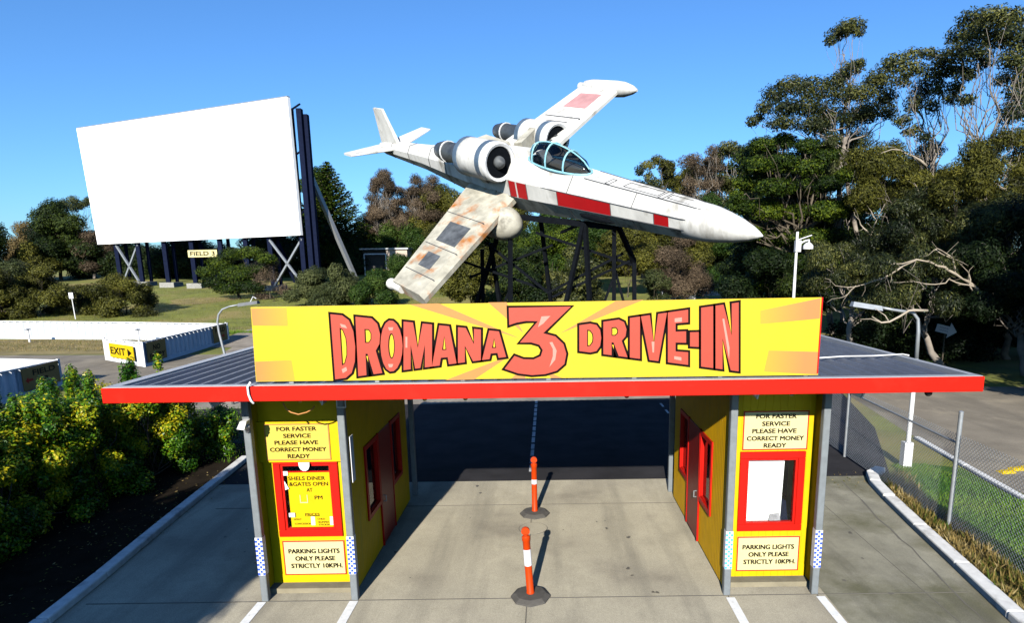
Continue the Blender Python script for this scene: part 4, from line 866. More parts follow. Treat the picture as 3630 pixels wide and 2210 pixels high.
# engine pods
def pod(px, py, Y, r, ln_, nozzle, m='ship', band=True):
    c = at(px, py, Y); b = MB().lathe(c, -fw, [(0, r * .86), (.06, r * .97), (.16, r), (ln_ * .9, r), (ln_, r * .9)], 26).build('engine_pod', m, ship, auto=40)
    lipm = MB(); lipm.tube([c + fw * t for t in (-.02, .06, .1)], [r * .77, r * .8, r * .93], 26, False); lipm.tube([c + fw * t for t in (.1, .03, -.08)], [r * .93, r * 1.005, r * 1.01], 26, False); lipm.build('intake_lip', 'white', b, auto=40)
    MB().lathe(c, fw, [(.0, r * .79), (.01, r * .79)], 26).build('intake_well', 'black', b)
    MB().lathe(c + fw * .01, fw, [(0, r * .34), (.12, r * .3), (.26, r * .17), (.34, .02)], 18).build('spinner', 'shipgrey', b, True)
    if band:
        for t0, t1 in ((.3, .62), (ln_ * .86, ln_ * .99)):
            rb = MB().lathe(c - fw * t0, -fw, [(0, r * 1.0), (.01, r * 1.015), (t1 - t0 - .01, r * 1.015), (t1 - t0, r * .9)], 26).build('band', 'shipblue', b, auto=40)
    if nozzle:
        q = c - fw * ln_; MB().lathe(q, -fw, [(0, r * .62), (.25, r * .6), (.3, r * .55), (1.5, r * .53), (1.55, r * .58), (1.75, r * .58), (2.3, r * .42), (2.35, r * .36)], 18).build('exhaust', 'shipblack', b, auto=40)
        MB().lathe(q - fw * 1.52, -fw, [(0, r * .6), (.06, r * .6)], 18).build('exhaust_ring', 'white', b)
    return c
ca = pod(1200, 391, 27.3, .8, 2.3, True); cb = pod(1339, 337, 29.8, .74, 2.2, True); cc = at(1222, 540, 27.6)
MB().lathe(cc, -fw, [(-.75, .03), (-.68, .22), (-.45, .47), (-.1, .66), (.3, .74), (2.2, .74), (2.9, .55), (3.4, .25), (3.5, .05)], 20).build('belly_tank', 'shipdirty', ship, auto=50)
py_ = MB()
for c, t in ((ca, X3(-1, -.8, .5)), (cb, X3(-1, .8, .6)), (cc, X3(-1, -.6, -.7))): py_.bar(c - fw * 1.1, t, 1.3, .4, fw)
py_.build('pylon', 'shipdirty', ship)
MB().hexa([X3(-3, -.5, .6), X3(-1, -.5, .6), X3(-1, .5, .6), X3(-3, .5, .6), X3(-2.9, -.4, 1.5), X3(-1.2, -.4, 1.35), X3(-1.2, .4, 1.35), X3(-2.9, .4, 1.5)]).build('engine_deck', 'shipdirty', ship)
# tower
tw = thing('steel_tower', 'black steel lattice tower carrying the white rocket plane', 'tower', (.5, 28, 0)); Yt = 28
B0 = {'a': (1080, 31), 'b': (1220, 27.5), 'c': (1330, 31), 'd': (1480, 26.5), 'e': (1528, 29)}
lg = MB()
def V(px, py, Y): return at(px, py, Y)
def gp(px, Y): p = at(px, 725, Y); return np.array((p[0], Y, 0.0))
legs = [(V(1200, 560, 28.6), gp(1085, 30.5)), (V(1228, 560, 27.6), gp(1222, 27.5)), (V(1405, 535, 25.5), gp(1312, 26.8)), (V(1408, 538, 25.5), gp(1432, 26.0)), (V(1478, 548, 24.8), gp(1478, 26.0)), (V(1488, 545, 24.9), V(1526, 630, 26)), (V(1526, 628, 26), gp(1530, 26)), (V(1300, 520, 29), gp(1345, 31)), (V(1180, 585, 29), gp(1225, 30.5)), (V(1160, 600, 29), gp(1160, 30))]
for a, b in legs: o = MB().bar(a, b, .16).build('leg', 'black', tw)
br = MB()
for a, b in (((1170, 585, 28.5), (1320, 705, 27.5)), ((1320, 705, 27.2), (1500, 610, 26.2)), ((1405, 535, 25.6), (1350, 560, 27)), ((1290, 560, 28), (1528, 640, 26)), ((1085, 620, 29), (1320, 700, 28)), ((1130, 668, 29), (1330, 590, 28)), ((1330, 715, 27), (1530, 622, 26)), ((1480, 650, 26), (1500, 725, 26)), ((1482, 652, 26), (1455, 725, 26)), ((1230, 690, 28), (1215, 725, 28))):
    br.bar(V(*a), V(*b), .1)
br.build('cross_brace', 'black', tw)
MB().bar(V(1225, 520, 28.3), V(1480, 547, 24.9), .3, .24).build('cradle_beam', 'black', tw)
# ------------------------------------------------------------------ plants
def leaf_object(name, cen, nrm, tan, ln, wd, tint, m, parent=None, curl=.0):
    n = len(cen); nrm = nrm / np.linalg.norm(nrm, axis=1)[:, None]; tan = tan - nrm * (tan * nrm).sum(1)[:, None]; tan = tan / (np.linalg.norm(tan, axis=1)[:, None] + 1e-9)
    sd = np.cross(nrm, tan); L = ln[:, None]; Wd = wd[:, None]
    v = np.stack([cen - tan * L * .5, cen + sd * Wd * .5 + nrm * Wd * curl, cen + tan * L * .5, cen - sd * Wd * .5 + nrm * Wd * curl], 1).reshape(-1, 3)
    if parent is not None: v = v - np.array(parent.location)
    me = bpy.data.meshes.new(name); me.vertices.add(4 * n); me.vertices.foreach_set('co', v.ravel())
    me.loops.add(4 * n); me.loops.foreach_set('vertex_index', np.arange(4 * n, dtype=np.int32)); me.polygons.add(n)
    me.polygons.foreach_set('loop_start', np.arange(0, 4 * n, 4, dtype=np.int32)); me.polygons.foreach_set('loop_total', np.full(n, 4, dtype=np.int32))
    at_ = me.attributes.new('tint', 'FLOAT', 'FACE'); at_.data.foreach_set('value', np.clip(tint, 0, 1).astype(np.float32)); me.update(calc_edges=True)
    me.materials.append(m); o = bpy.data.objects.new(name, me); COL.objects.link(o)
    if parent is not None: o.parent = parent
    return o
def rnd_dirs(n): d = RNG.normal(size=(n, 3)); return d / np.linalg.norm(d, axis=1)[:, None]
def crown(clumps, size, dens, droop=0.0, fill=.5, asp=.45, tvar=.22, flat=1.0):
    """clumps: (x, y, z, rx, ry, rz, tint); leaves crowd towards the outside of each clump"""
    Cn, Nn, Tn, Ln, Tt = [], [], [], [], []
    for x, y, z, rx, ry, rz, t in clumps:
        ar = 4 * math.pi * ((rx * ry) ** 1.6 + (rx * rz) ** 1.6 + (ry * rz) ** 1.6) ** (1 / 1.6) / 3 ** (1 / 1.6)
        n = int(max(14, min(16000, 2.5 * dens * ar / (size * size * asp)))); d = rnd_dirs(n); r = fill + (1 - fill) * RNG.random(n) ** .6
        r *= 1 + .16 * np.sin(d[:, 0] * 7 + x * 3) * np.cos(d[:, 2] * 6 + z * 2 + y)
        Cn.append(np.array((x, y, z)) + d * r[:, None] * np.array((rx, ry, rz))); nn = d * .95 + rnd_dirs(n) * .62 + np.array((0, 0, .3)) * flat; Nn.append(nn)
        tt = rnd_dirs(n); tt[:, 2] -= droop; Tn.append(tt); Ln.append(size * (.6 + .8 * RNG.random(n))); Tt.append(t + tvar * RNG.normal(size=n))
    Ln = np.concatenate(Ln); return np.concatenate(Cn), np.concatenate(Nn), np.concatenate(Tn), Ln, Ln * asp, np.concatenate(Tt)
def bent(a, b, r0_, r1_, k=5, wob=.06, sag=.0):
    a, b = np.array(a, float), np.array(b, float); L = np.linalg.norm(b - a); w = RNG.normal(size=(k, 3)) * wob * L; w[0] = w[-1] = 0
    pts = [a + (b - a) * t + w[i] + np.array((0, 0, sag * L * math.sin(math.pi * t))) for i, t in enumerate(np.linspace(0, 1, k))]
    return pts, list(np.linspace(r0_, r1_, k))
def px_clumps(Y, lst, jit=.5, tint=.5, tj=.15, deep=1.0, yoff=None):
    out = []; s = ppm(Y)
    for c in lst:
        rx = c[2] / s; rz = (c[3] if len(c) > 3 else c[2]) / s; y = Y + RNG.uniform(-jit, jit) * 3; p = at(c[0], c[1], y)
        ry = min(rx, rz * 1.3) * deep; out.append((p[0], p[1], p[2], rx, ry, rz, tint + RNG.normal() * tj))
    return out
def region(n, x0, x1, y0, y1, r, Y, dom=True, jit=1.0, tint=.5, tj=.15):
    """n foliage clumps filling a dome (or a box) of the photograph, as solid depth at Y"""
    l = []
    while len(l) < n:
        u, v = RNG.random(), RNG.random()
        if dom and ((u - .5) * 2) ** 2 + ((1 - v) * 1.0) ** 2 * .98 > 1.0 and v < .6: continue
        l.append((x0 + (x1 - x0) * u, y0 + (y1 - y0) * v, r * RNG.uniform(.7, 1.25), r * RNG.uniform(.55, .95)))
    return px_clumps(Y, l, jit, tint, tj)
def tree(name, label, cat, Y, base, clumps, kind, size, dens=1.1, bark='wood', tr=.18, limbs=.6, droop=0.0, fork=None, group=None, asp=.45, fill=.5, lean=None, tvar=.26, limbr=None):
    size = size * (.7 if kind != 'brown' else .55); dens = dens * (1.0 if kind != 'brown' else .62)
    b = at(base[0], base[1], Y); g = gz(Y); r = thing(name, label, cat, (b[0], Y, g), group)
    zs = [c[2] for c in clumps]; top = max(clumps, key=lambda c: c[2]); mb = MB()
    cx_ = np.mean([c[0] for c in clumps]); cy_ = np.mean([c[1] for c in clumps])
    f = fork if fork is not None else .45; fz = g + (max(zs) - g) * f; fp = np.array((b[0] + (cx_ - b[0]) * .6, Y + (cy_ - Y) * .6, fz)) if lean is None else np.array((*at(lean[0], lean[1], Y)[:2], at(lean[0], lean[1], Y)[2]))
    p, q = bent((b[0], Y, g - .2), fp, tr, tr * .62, 6, .03); mb.tube(p, q, 8)
    for c in clumps:
        if RNG.random() < limbs or c is top:
            t = RNG.uniform(.55, 1.0); s = np.array(p[3]) * (1 - t) + np.array(p[-1]) * t; e = np.array((c[0], c[1], c[2])); Rr = (limbr or tr * .27) * RNG.uniform(.6, 1.15)
            pp, qq = bent(s, e, Rr, Rr * .2, 8, .055, -.1 + .16 * RNG.random()); mb.tube(pp, qq, 6)
            for _ in range(2 if kind != 'brown' else 8):
                e2 = e + rnd_dirs(1)[0] * np.array((c[3], c[4], c[5])) * .8; p2, q2 = bent(pp[3], e2, Rr * .4, Rr * .12, 4, .08); mb.tube(p2, q2, 5)
    mb.build('trunk', bark, r, True)
    cr = crown(clumps, size, dens, droop, fill, asp, tvar); leaf_object('crown', *cr, LG[kind], r)
    return r
def shrub(name, label, Y, x0, x1, y0, y1, n, r, kind, size, dens=1.0, group=None, tint=.5, jit=1.0, base=None, asp=.45, bark='wood', deep=1, tj=.15, cat='shrub', tvar=.2):
    cl = region(n, x0, x1, y0, y1, r, Y, True, jit, tint, tj)
    return tree(name, label, cat, Y, base or ((x0 + x1) / 2, y1), cl, kind, size, dens, bark, .08 if Y > 20 else .05, .35, 0, .2, group, asp, .35, None, tvar)
def dead(name, label, Y, strokes, w=.06):
    mb = MB()
    for st in strokes:
        w_ = w * (st[0][2] if len(st[0]) > 2 else 1); P = [at(q[0], q[1], Y + .25 * math.sin(i * 2.1)) for i, q in enumerate(st)]; pts = [P[0]]
        for a, b in zip(P, P[1:]):
            L = np.linalg.norm(b - a)
            for k in (1, 2, 3): pts.append(a + (b - a) * k / 3 + (RNG.normal(size=3) * .045 * L if k < 3 else 0))
        n = len(pts); rs = list(w_ * np.linspace(1, .16, n) * (1 + .12 * RNG.normal(size=n))); mb.tube(pts, rs, 7)
        for i in range(2, n - 1, 2):
            d = pts[i + 1] - pts[i - 1]; L = np.linalg.norm(d); e = pts[i] + d * .7 + RNG.normal(size=3) * L * .45; m = (pts[i] + e) / 2 + RNG.normal(size=3) * L * .1
            mb.tube([pts[i], m, e], [rs[i] * .4, rs[i] * .25, .004], 5)
    return tag(mb.build(name, 'dead', smooth=True), label, 'branch')

# --- tall gum trees on the right
G = 'tall gum trees on the right'
tree('gum_tree', 'tall thin gum with a lone tuft of leaves high above the others', 'tree', 50, (2075, 720),
     px_clumps(50, [(2050, 62, 34, 18), (2015, 82, 30, 16), (1998, 98, 16, 11), (2066, 78, 16, 10), (2030, 72, 26, 16), (2052, 162, 30, 18), (2028, 180, 22, 16), (2070, 150, 14, 10)], .4, .5), 'euc', .26, .7, 'pale', .2, 1.0, .5, None, G, .4, .2, (2045, 200))
tree('gum_tree', 'broad gum with wide flat crown left of the tallest gums', 'tree', 47, (2010, 720),
     px_clumps(47, [(1865, 225, 36, 22), (1905, 205, 42, 24), (1955, 212, 46, 26), (1838, 258, 24, 18), (1890, 258, 40, 22), (1945, 255, 44, 24), (2020, 225, 46, 26), (2075, 222, 42, 24), (2115, 190, 38, 26), (2130, 235, 32, 26), (2092, 272, 36, 22), (1812, 292, 18, 14), (1828, 282, 14, 10), (1990, 275, 50, 26), (2050, 285, 40, 22), (1885, 295, 46, 18), (1960, 300, 40, 20), (2140, 270, 22, 18), (2010, 195, 26, 18), (2078, 265, 30, 22)], .9, .45, .18),
     'euc', .28, .72, 'pale', .24, .8, .5, None, G, .4, .25, (2035, 330))
tree('gum_tree', 'open gum with forking pale limbs between the broad and tallest gums', 'tree', 43, (2275, 700),
     px_clumps(43, [(2150, 150, 34, 20), (2198, 130, 30, 16), (2236, 128, 22, 14), (2190, 165, 40, 20), (2170, 195, 24, 16), (2222, 215, 34, 30), (2200, 250, 26, 24), (2252, 175, 30, 22), (2262, 210, 20, 22), (2172, 290, 26, 16), (2202, 312, 22, 14), (2185, 318, 20, 10), (2242, 255, 18, 20), (2265, 140, 24, 18), (2225, 330, 22, 12), (2290, 235, 22, 18)], .8, .45, .18),
     'euc', .27, .62, 'pale', .2, 1.0, .5, None, G, .4, .25, (2245, 360))
tree('gum_tree', 'tallest gum reaching the top right corner of the view', 'tree', 39, (2385, 700),
     px_clumps(39, [(2345, 45, 44, 24), (2395, 38, 46, 22), (2440, 45, 40, 28), (2310, 85, 36, 24), (2360, 80, 44, 26), (2415, 85, 46, 28), (2460, 95, 34, 30), (2305, 125, 40, 24), (2350, 128, 40, 22), (2290, 165, 34, 22), (2325, 175, 30, 22), (2440, 140, 40, 24), (2470, 165, 40, 40), (2450, 220, 34, 34), (2480, 250, 40, 50), (2412, 190, 24, 18), (2430, 270, 30, 26), (2325, 240, 22, 14), (2300, 210, 22, 16), (2372, 150, 22, 14)], .9, .45, .18),
     'euc', .27, .68, 'pale', .22, .95, .5, None, G, .4, .25, (2372, 400))
# --- dark pine in front of the gums and the gum scrub right of it
pc = [(1838, 352, 44, 22), (1892, 340, 40, 20), (1948, 356, 44, 22), (1822, 392, 44, 22), (1875, 395, 60, 26), (1940, 405, 60, 26), (1995, 372, 44, 22), (1800, 440, 46, 24), (1862, 446, 66, 28), (1935, 455, 66, 28), (2000, 440, 56, 28), (2050, 420, 46, 26),
      (1785, 500, 50, 24), (1848, 505, 70, 28), (1925, 515, 70, 30), (1995, 510, 62, 28), (2058, 490, 50, 28), (1800, 560, 56, 26), (1870, 568, 76, 28), (1945, 575, 72, 30), (2015, 570, 60, 28), (1830, 622, 60, 26), (1905, 632, 74, 28), (1980, 640, 66, 28), (2040, 630, 50, 26), (1850, 682, 50, 22), (1930, 692, 60, 22), (1770, 470, 26, 16)]
tree('pine_tree', 'dense dark green pine standing behind the nose of the white plane', 'tree', 45, (1915, 730), px_clumps(45, [(x + RNG.uniform(-10, 10), y + RNG.uniform(-8, 8), a * .7, b_ * .72) for x, y, a, b_ in pc for _ in range(3)], 1.2, .45, .22), 'pine', .25, 1.0, 'wood', .35, .5, 0, .5, None, .42, .35)
G2 = 'gum scrub along the right side'
def scrub(label, Y, x0, x1, y0, y1, n, r, kind, size, base, dens=.85, droop=.8, tint=.42, jit=1.2):
    return tree('gum_tree', label, 'tree', Y, base, region(n, x0, x1, y0, y1, r, Y, False, jit, tint, .2), kind, size, dens, 'pale', .2, .45, droop, .4, G2, .3, .25)
scrub('greyish open gum rising just behind the dark pine top', 49, 1940, 2110, 300, 430, 12, 34, 'grey', .27, (2030, 720), .7)
scrub('brown green gum scrub in the middle of the right wood', 41, 2070, 2270, 350, 500, 20, 40, 'olive', .26, (2150, 720))
scrub('olive gum with reddish leaves at the right edge below the tallest gum', 37, 2270, 2490, 330, 500, 20, 42, 'olive', .25, (2400, 730))
scrub('dark leafy gum low in the right wood above the dead limb', 38, 2060, 2300, 470, 620, 22, 42, 'euc', .24, (2190, 740), .9, .9, .3)
scrub('hanging gum foliage at the right edge beside the dead limb', 34, 2290, 2500, 470, 650, 20, 46, 'euc', .23, (2440, 760), .9, .9, .3)
scrub('drooping gum foliage right of the camera pole', 32, 1960, 2150, 590, 720, 20, 34, 'euc', .2, (2060, 770), .9, 1.1, .4)
scrub('drooping gum leaves hanging above the lamp arm', 30, 2080, 2300, 610, 735, 18, 34, 'euc', .2, (2290, 800), .8, 1.2, .35)
scrub('dark hanging gum foliage low at the right picture edge', 29, 2310, 2560, 610, 760, 20, 50, 'dark', .22, (2480, 830), .9, 1.0, .25)
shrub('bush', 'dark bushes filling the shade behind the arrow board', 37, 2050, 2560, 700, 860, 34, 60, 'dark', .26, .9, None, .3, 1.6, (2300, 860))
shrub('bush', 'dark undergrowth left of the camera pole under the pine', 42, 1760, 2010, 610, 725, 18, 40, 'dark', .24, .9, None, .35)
dead('dead_limb', 'long pale bare limb arching across the right wood', 27.5, [[(2375, 725, 2.2), (2345, 690), (2300, 660), (2255, 640), (2205, 625), (2150, 635), (2105, 660)], [(2205, 625, 1.2), (2160, 650), (2120, 672), (2060, 690), (2010, 688), (1985, 670)], [(2298, 658, 1.2), (2292, 620), (2255, 598), (2222, 618)], [(2060, 688, .8), (2030, 715), (1990, 728)], [(2250, 600, .7), (2290, 622), (2330, 640)], [(2340, 700, 1), (2330, 655), (2310, 635)], [(2345, 690, 1.2), (2300, 680), (2250, 685), (2190, 678), (2150, 680)]], .036)
dead('dead_branch', 'forked bare branch high at the right edge', 35.5, [[(2480, 520, 1.4), (2440, 480), (2420, 455), (2395, 440)], [(2440, 480, 1), (2420, 490), (2380, 500)], [(2420, 455, .8), (2425, 430), (2415, 415)], [(2475, 570, 1), (2430, 560), (2390, 570), (2350, 590)], [(2430, 560, .7), (2400, 550), (2370, 555)]], .05)
dead('dead_branch', 'bare forked grey branches inside the middle of the right wood', 36.8, [[(2090, 620, 1.4), (2095, 570), (2110, 530), (2130, 490)], [(2095, 570, 1), (2070, 540), (2055, 510)], [(2110, 530, .8), (2090, 500)], [(2200, 560, 1.2), (2190, 510), (2215, 470), (2200, 440)], [(2190, 510, .8), (2160, 490), (2130, 480)], [(2040, 590, .8), (2010, 600), (1990, 625)]], .05)
dead('dead_branch', 'bare twiggy branches above the olive gum at right', 40, [[(2230, 400, 1.2), (2180, 370), (2130, 365), (2080, 380)], [(2320, 395, 1), (2370, 380), (2430, 350), (2470, 345)], [(2250, 440, 1), (2210, 430), (2170, 440)], [(2370, 380, .8), (2400, 385), (2450, 375)]], .05)
# --- a big gum just outside the right edge shades the ground there
def offtree(label, x, y, h, rs, n, kind, zlo, size=.3, dens=.9):
    cl = []
    for _ in range(n):
        a = RNG.uniform(0, 6.28); q = rs * math.sqrt(RNG.random()); z = RNG.uniform(zlo, h); cl.append((x + q * math.cos(a), y + q * math.sin(a), z, 1.1, 1.1, .75, .4 + RNG.normal() * .15))
    r = thing('gum_tree', label, 'tree', (x, y, 0)); mb = MB(); p, q = bent((x, y, -.2), (x, y, zlo + (h - zlo) * .5), .28, .15, 6, .02); mb.tube(p, q, 8)
    for c in cl[::2]: pp, qq = bent(p[4], c[:3], .08, .02, 5, .06); mb.tube(pp, qq, 5)
    mb.build('trunk', 'pale', r, True); leaf_object('crown', *crown(cl, size, dens, .6, .2, .4), LG[kind], r); return r
offtree('spreading gum leaning in over the right road from outside the view', 22.2, 20.6, 11.5, 4.2, 130, 'euc', 1.4, .34, 1.1)
offtree('bushy gum beyond the road outside the right edge', 31, 27.5, 13, 6, 110, 'euc', 2.0, .36, 1.1)
offtree('tall gum behind the camera shading the yellow hedge', -13.6, -2.5, 6.7, 3.6, 120, 'euc', 1.2, .3, 1.2)
offtree('tall gum behind the camera shading the planting bed', -10.4, -4.2, 7.6, 2.7, 110, 'euc', 1.0, .3, 1.2)
offtree('broad gum behind the camera far left of the hedge', -18.5, -1.0, 5.4, 3.4, 100, 'euc', 1.2, .3, 1.2)
offtree('slender gum beside the camera shading the left lane', -9.15, .6, 7.2, 1.1, 64, 'euc', 3.4, .2, 1.1)
# --- wooded hill behind the plane nose
hills = [(1548, 420, 30, 30), (1590, 400, 36, 34), (1640, 388, 36, 34), (1690, 380, 40, 34), (1742, 372, 44, 36), (1790, 380, 40, 40)]
for i, (px, py, rx, rz) in enumerate(hills):
    Y = 104 + (i % 3) * 7; k = ['euc', 'olive', 'olive', 'brown', 'euc', 'olive'][i]
    lab = ['dark gum at the left end of the hilltop row', 'brownish gum second from the left on the hilltop', 'olive gum above the middle of the plane nose', 'bare looking brownish gum on the hilltop right of centre', 'rounded dark gum near the right of the hilltop row', 'olive gum where the hilltop meets the dark pine'][i]
    cl = px_clumps(Y, [(px + RNG.uniform(-1, 1) * rx, py + RNG.uniform(-.6, 3.4) * rz, rx * RNG.uniform(.4, .7), rz * RNG.uniform(.3, .5)) for _ in range(20)], 1.2, .5, .2)
    tree('gum_tree', lab, 'tree', Y, (px, 640), cl, k, .5, .8, 'pale', .35, .5, .4, .4, 'gums on the hilltop', .4, .3)
for i, (x0, x1, y0, y1, k, Y, lab) in enumerate([(1540, 1700, 500, 640, 'olive', 88, 'mixed olive scrub below the hilltop gums'), (1600, 1790, 470, 610, 'green', 96, 'greener scrub under the hilltop beside the dark pine'), (1575, 1690, 570, 700, 'brown', 72, 'brown twiggy shrub right of the steel tower'), (1545, 1620, 650, 725, 'grey', 64, 'grey green bush at the foot of the tower'), (1690, 1745, 640, 690, 'green', 84, 'green bush beside the sandy track')]):
    shrub('bush', lab, Y, x0, x1, y0, y1, 16 if i < 3 else 8, 34 if i < 3 else 20, k, .4 if Y > 80 else .3, .9, None, .5)
P = atg(1737, 672); mb = MB(); pp, qq = bent((P[0], P[1], P[2] - .2), at(1733, 600, P[1]), .5, .35, 5, .02); mb.tube(pp, qq, 8)
r = thing('gum_tree', 'stout pale trunk with dark crown beside the sandy track', 'tree', P); mb.build('trunk', 'pale', r, True)
leaf_object('crown', *crown(px_clumps(P[1] + 1, [(1735, 590, 40, 26), (1765, 610, 40, 30), (1700, 600, 34, 24), (1780, 640, 40, 30), (1750, 560, 50, 30)], .8, .25), .4, .9), LG['dark'], r)
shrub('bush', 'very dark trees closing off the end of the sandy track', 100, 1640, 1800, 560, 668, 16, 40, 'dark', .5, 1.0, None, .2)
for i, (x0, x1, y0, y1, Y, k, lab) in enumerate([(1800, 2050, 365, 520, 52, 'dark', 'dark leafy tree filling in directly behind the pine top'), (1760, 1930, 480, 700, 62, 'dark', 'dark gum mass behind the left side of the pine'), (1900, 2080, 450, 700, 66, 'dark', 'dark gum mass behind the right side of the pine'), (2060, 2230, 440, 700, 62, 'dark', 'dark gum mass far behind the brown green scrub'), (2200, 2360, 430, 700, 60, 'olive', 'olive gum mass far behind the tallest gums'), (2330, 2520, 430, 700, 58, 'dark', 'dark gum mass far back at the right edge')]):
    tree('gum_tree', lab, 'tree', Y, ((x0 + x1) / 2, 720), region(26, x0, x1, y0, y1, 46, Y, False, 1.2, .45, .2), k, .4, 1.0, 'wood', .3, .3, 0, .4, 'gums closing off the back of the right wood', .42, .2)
# --- scrub seen through the tower
for (x0, x1, y0, y1, k, Y, lab, n) in [(1060, 1210, 560, 720, 'olive', 66, 'olive bush behind the lowered wing', 18), (1190, 1330, 600, 725, 'dark', 60, 'dark bush seen through the left half of the tower', 16), (1230, 1420, 520, 640, 'pine', 78, 'dark green tree behind the middle of the tower', 18), (1340, 1480, 530, 640, 'green', 82, 'light green bush between the upper tower legs', 16), (1310, 1450, 610, 720, 'euc', 62, 'grey leaved gum sapling behind the tower centre', 18), (1440, 1580, 560, 650, 'olive', 76, 'olive bush behind the right tower leg', 16), (1100, 1260, 500, 620, 'dark', 88, 'dark tree behind the engine pods', 16), (1000, 1100, 560, 640, 'olive', 100, 'olive tree right of the small shed', 8)]:
    shrub('bush', lab, Y, x0, x1, y0, y1, n, 32, k, .34, .9, None, .5, 1.2)
# --- trees behind and beside the screen
b = at(806, 660, 122); ap = at(808, 388, 122); g = gz(122); r = thing('norfolk_pine', 'tall symmetrical norfolk pine right of the screen', 'tree', (b[0], 122, g)); H = ap[2] - g
mb = MB(); mb.tube([(b[0], 122, g), (b[0], 122, ap[2])], [.4, .05], 8); Cn = []; Nn = []; Tn = []
for k in range(30):
    t = k / 29; z = g + H * (.14 + .84 * t); R = 7.6 * (1 - t) ** .85 * (.85 + .3 * RNG.random()) + .35; nb = 9 if t < .8 else 6
    for j in range(nb):
        a = 2 * math.pi * (j + RNG.random() * .5) / nb + k; m = int(70 * R / 5) + 8
        e = np.array((math.cos(a), math.sin(a), 0)); mb.tube([(b[0], 122, z), tuple(np.array((b[0], 122, z)) + e * R + np.array((0, 0, R * .3)))], [.06, .02], 4, False)
        s = RNG.random(m) ** .7; c = np.array((b[0], 122, z)) + e * (s * R)[:, None]; c[:, 2] += s ** 1.5 * R * .3; c += RNG.normal(size=(m, 3)) * np.array((.22, .22, .12)); Cn.append(c)
        Nn.append(rnd_dirs(m) * .6 + np.array((0, 0, .7))); Tn.append(np.tile(e, (m, 1)) + rnd_dirs(m) * .5 + np.array((0, 0, .3)))
mb.build('trunk', 'wood', r); c = np.concatenate(Cn); L = .55 * (.7 + .6 * RNG.random(len(c)))
leaf_object('crown', c, np.concatenate(Nn), np.concatenate(Tn), L, L * .42, .42 + .22 * RNG.normal(size=len(c)), LG['pine'], r)
far = [('dark_tree', 'dark bushy tree beside the screen edge left of the norfolk pine', 128, (738, 792, 405, 600), 18, 34, 'green', (765, 660)),
       ('brown_tree', 'bare brownish tree behind the tail of the plane', 129, (880, 985, 418, 600), 60, 24, 'brown', (930, 650)),
       ('brown_tree', 'second bare reddish tree right of the first behind the engines', 131, (965, 1080, 415, 600), 60, 24, 'brown', (1030, 650)),
       ('dark_tree', 'dark low trees under the brown ones above the shed', 127, (845, 1080, 560, 640), 18, 34, 'green', (920, 660)),
       ('dark_tree', 'black green trees behind the screen strut', 121, (720, 880, 560, 680), 18, 40, 'dark', (800, 690)),
       ('dark_pine', 'dark layered pine left of the screen', 116, (78, 205, 495, 640), 24, 36, 'dark', (150, 690)),
       ('gum_tree', 'thin umbrella shaped gum peeping beside the screen left edge', 124, (152, 232, 468, 500), 9, 20, 'grey', (195, 690)),
       ('brown_tree', 'brown leaved tree touching the screen left edge', 118, (185, 265, 500, 640), 22, 28, 'brown', (230, 690)),
       ('hill_tree', 'straw coloured tree low at the far left', 150, (22, 110, 548, 640), 16, 22, 'straw', (60, 690)),
       ('dark_tree', 'dark tree at the left picture edge', 108, (-60, 10, 545, 680), 14, 34, 'dark', (-20, 700)),
       ('dark_tree', 'brownish dark scrub below the straw coloured tree', 112, (20, 120, 605, 690), 14, 30, 'olive', (70, 705)),
       ('dark_tree', 'dark green trees behind the left screen legs', 119, (180, 400, 590, 690), 24, 40, 'dark', (290, 700)),
       ('dark_tree', 'dark green trees behind the middle screen legs', 119, (380, 600, 585, 690), 24, 42, 'dark', (490, 700)),
       ('dark_tree', 'dark green trees behind the right screen legs', 119, (570, 760, 575, 690), 24, 42, 'dark', (665, 700))]
for nm, lab, Y, (x0, x1, y0, y1), n, rr_, k, base in far:
    thin = k in ('brown', 'grey'); cl = region(n, x0, x1, y0, y1, rr_ * (.75 if thin else 1), Y, True, 1.2, .45, .2)
    tree(nm, lab, 'tree', Y, base, cl, k, .42 if thin else .5, .95 if k == 'brown' else (.6 if thin else 1.0), 'pale' if thin else 'wood', .3, .9 if thin else .4, 0, .35, None, .42, .2 if thin else .35)
for nm, lab, Y, (x0, x1, y0, y1), n, rr_, k, base in [('olive_tree', 'olive tree filling in under the brown crowns behind the tail', 134, (860, 1000, 500, 640), 26, 34, 'olive', (930, 680)), ('olive_tree', 'olive tree behind the lowered wing', 132, (980, 1130, 460, 650), 28, 34, 'olive', (1060, 690)), ('olive_tree', 'olive green tree rising behind the belly of the plane', 112, (1090, 1280, 470, 650), 30, 38, 'olive', (1190, 690)), ('olive_tree', 'green tree bank behind the tower legs', 108, (1260, 1430, 490, 660), 28, 38, 'green', (1340, 690)), ('olive_tree', 'olive tree bank left of the hilltop gums', 110, (1400, 1570, 470, 660), 30, 38, 'olive', (1490, 690))]:
    tree(nm, lab, 'tree', Y, base, region(n, x0, x1, y0, y1, rr_, Y, True, 1.2, .5, .2), k, .5, 1.0, 'wood', .3, .4, 0, .35, None, .42, .35)
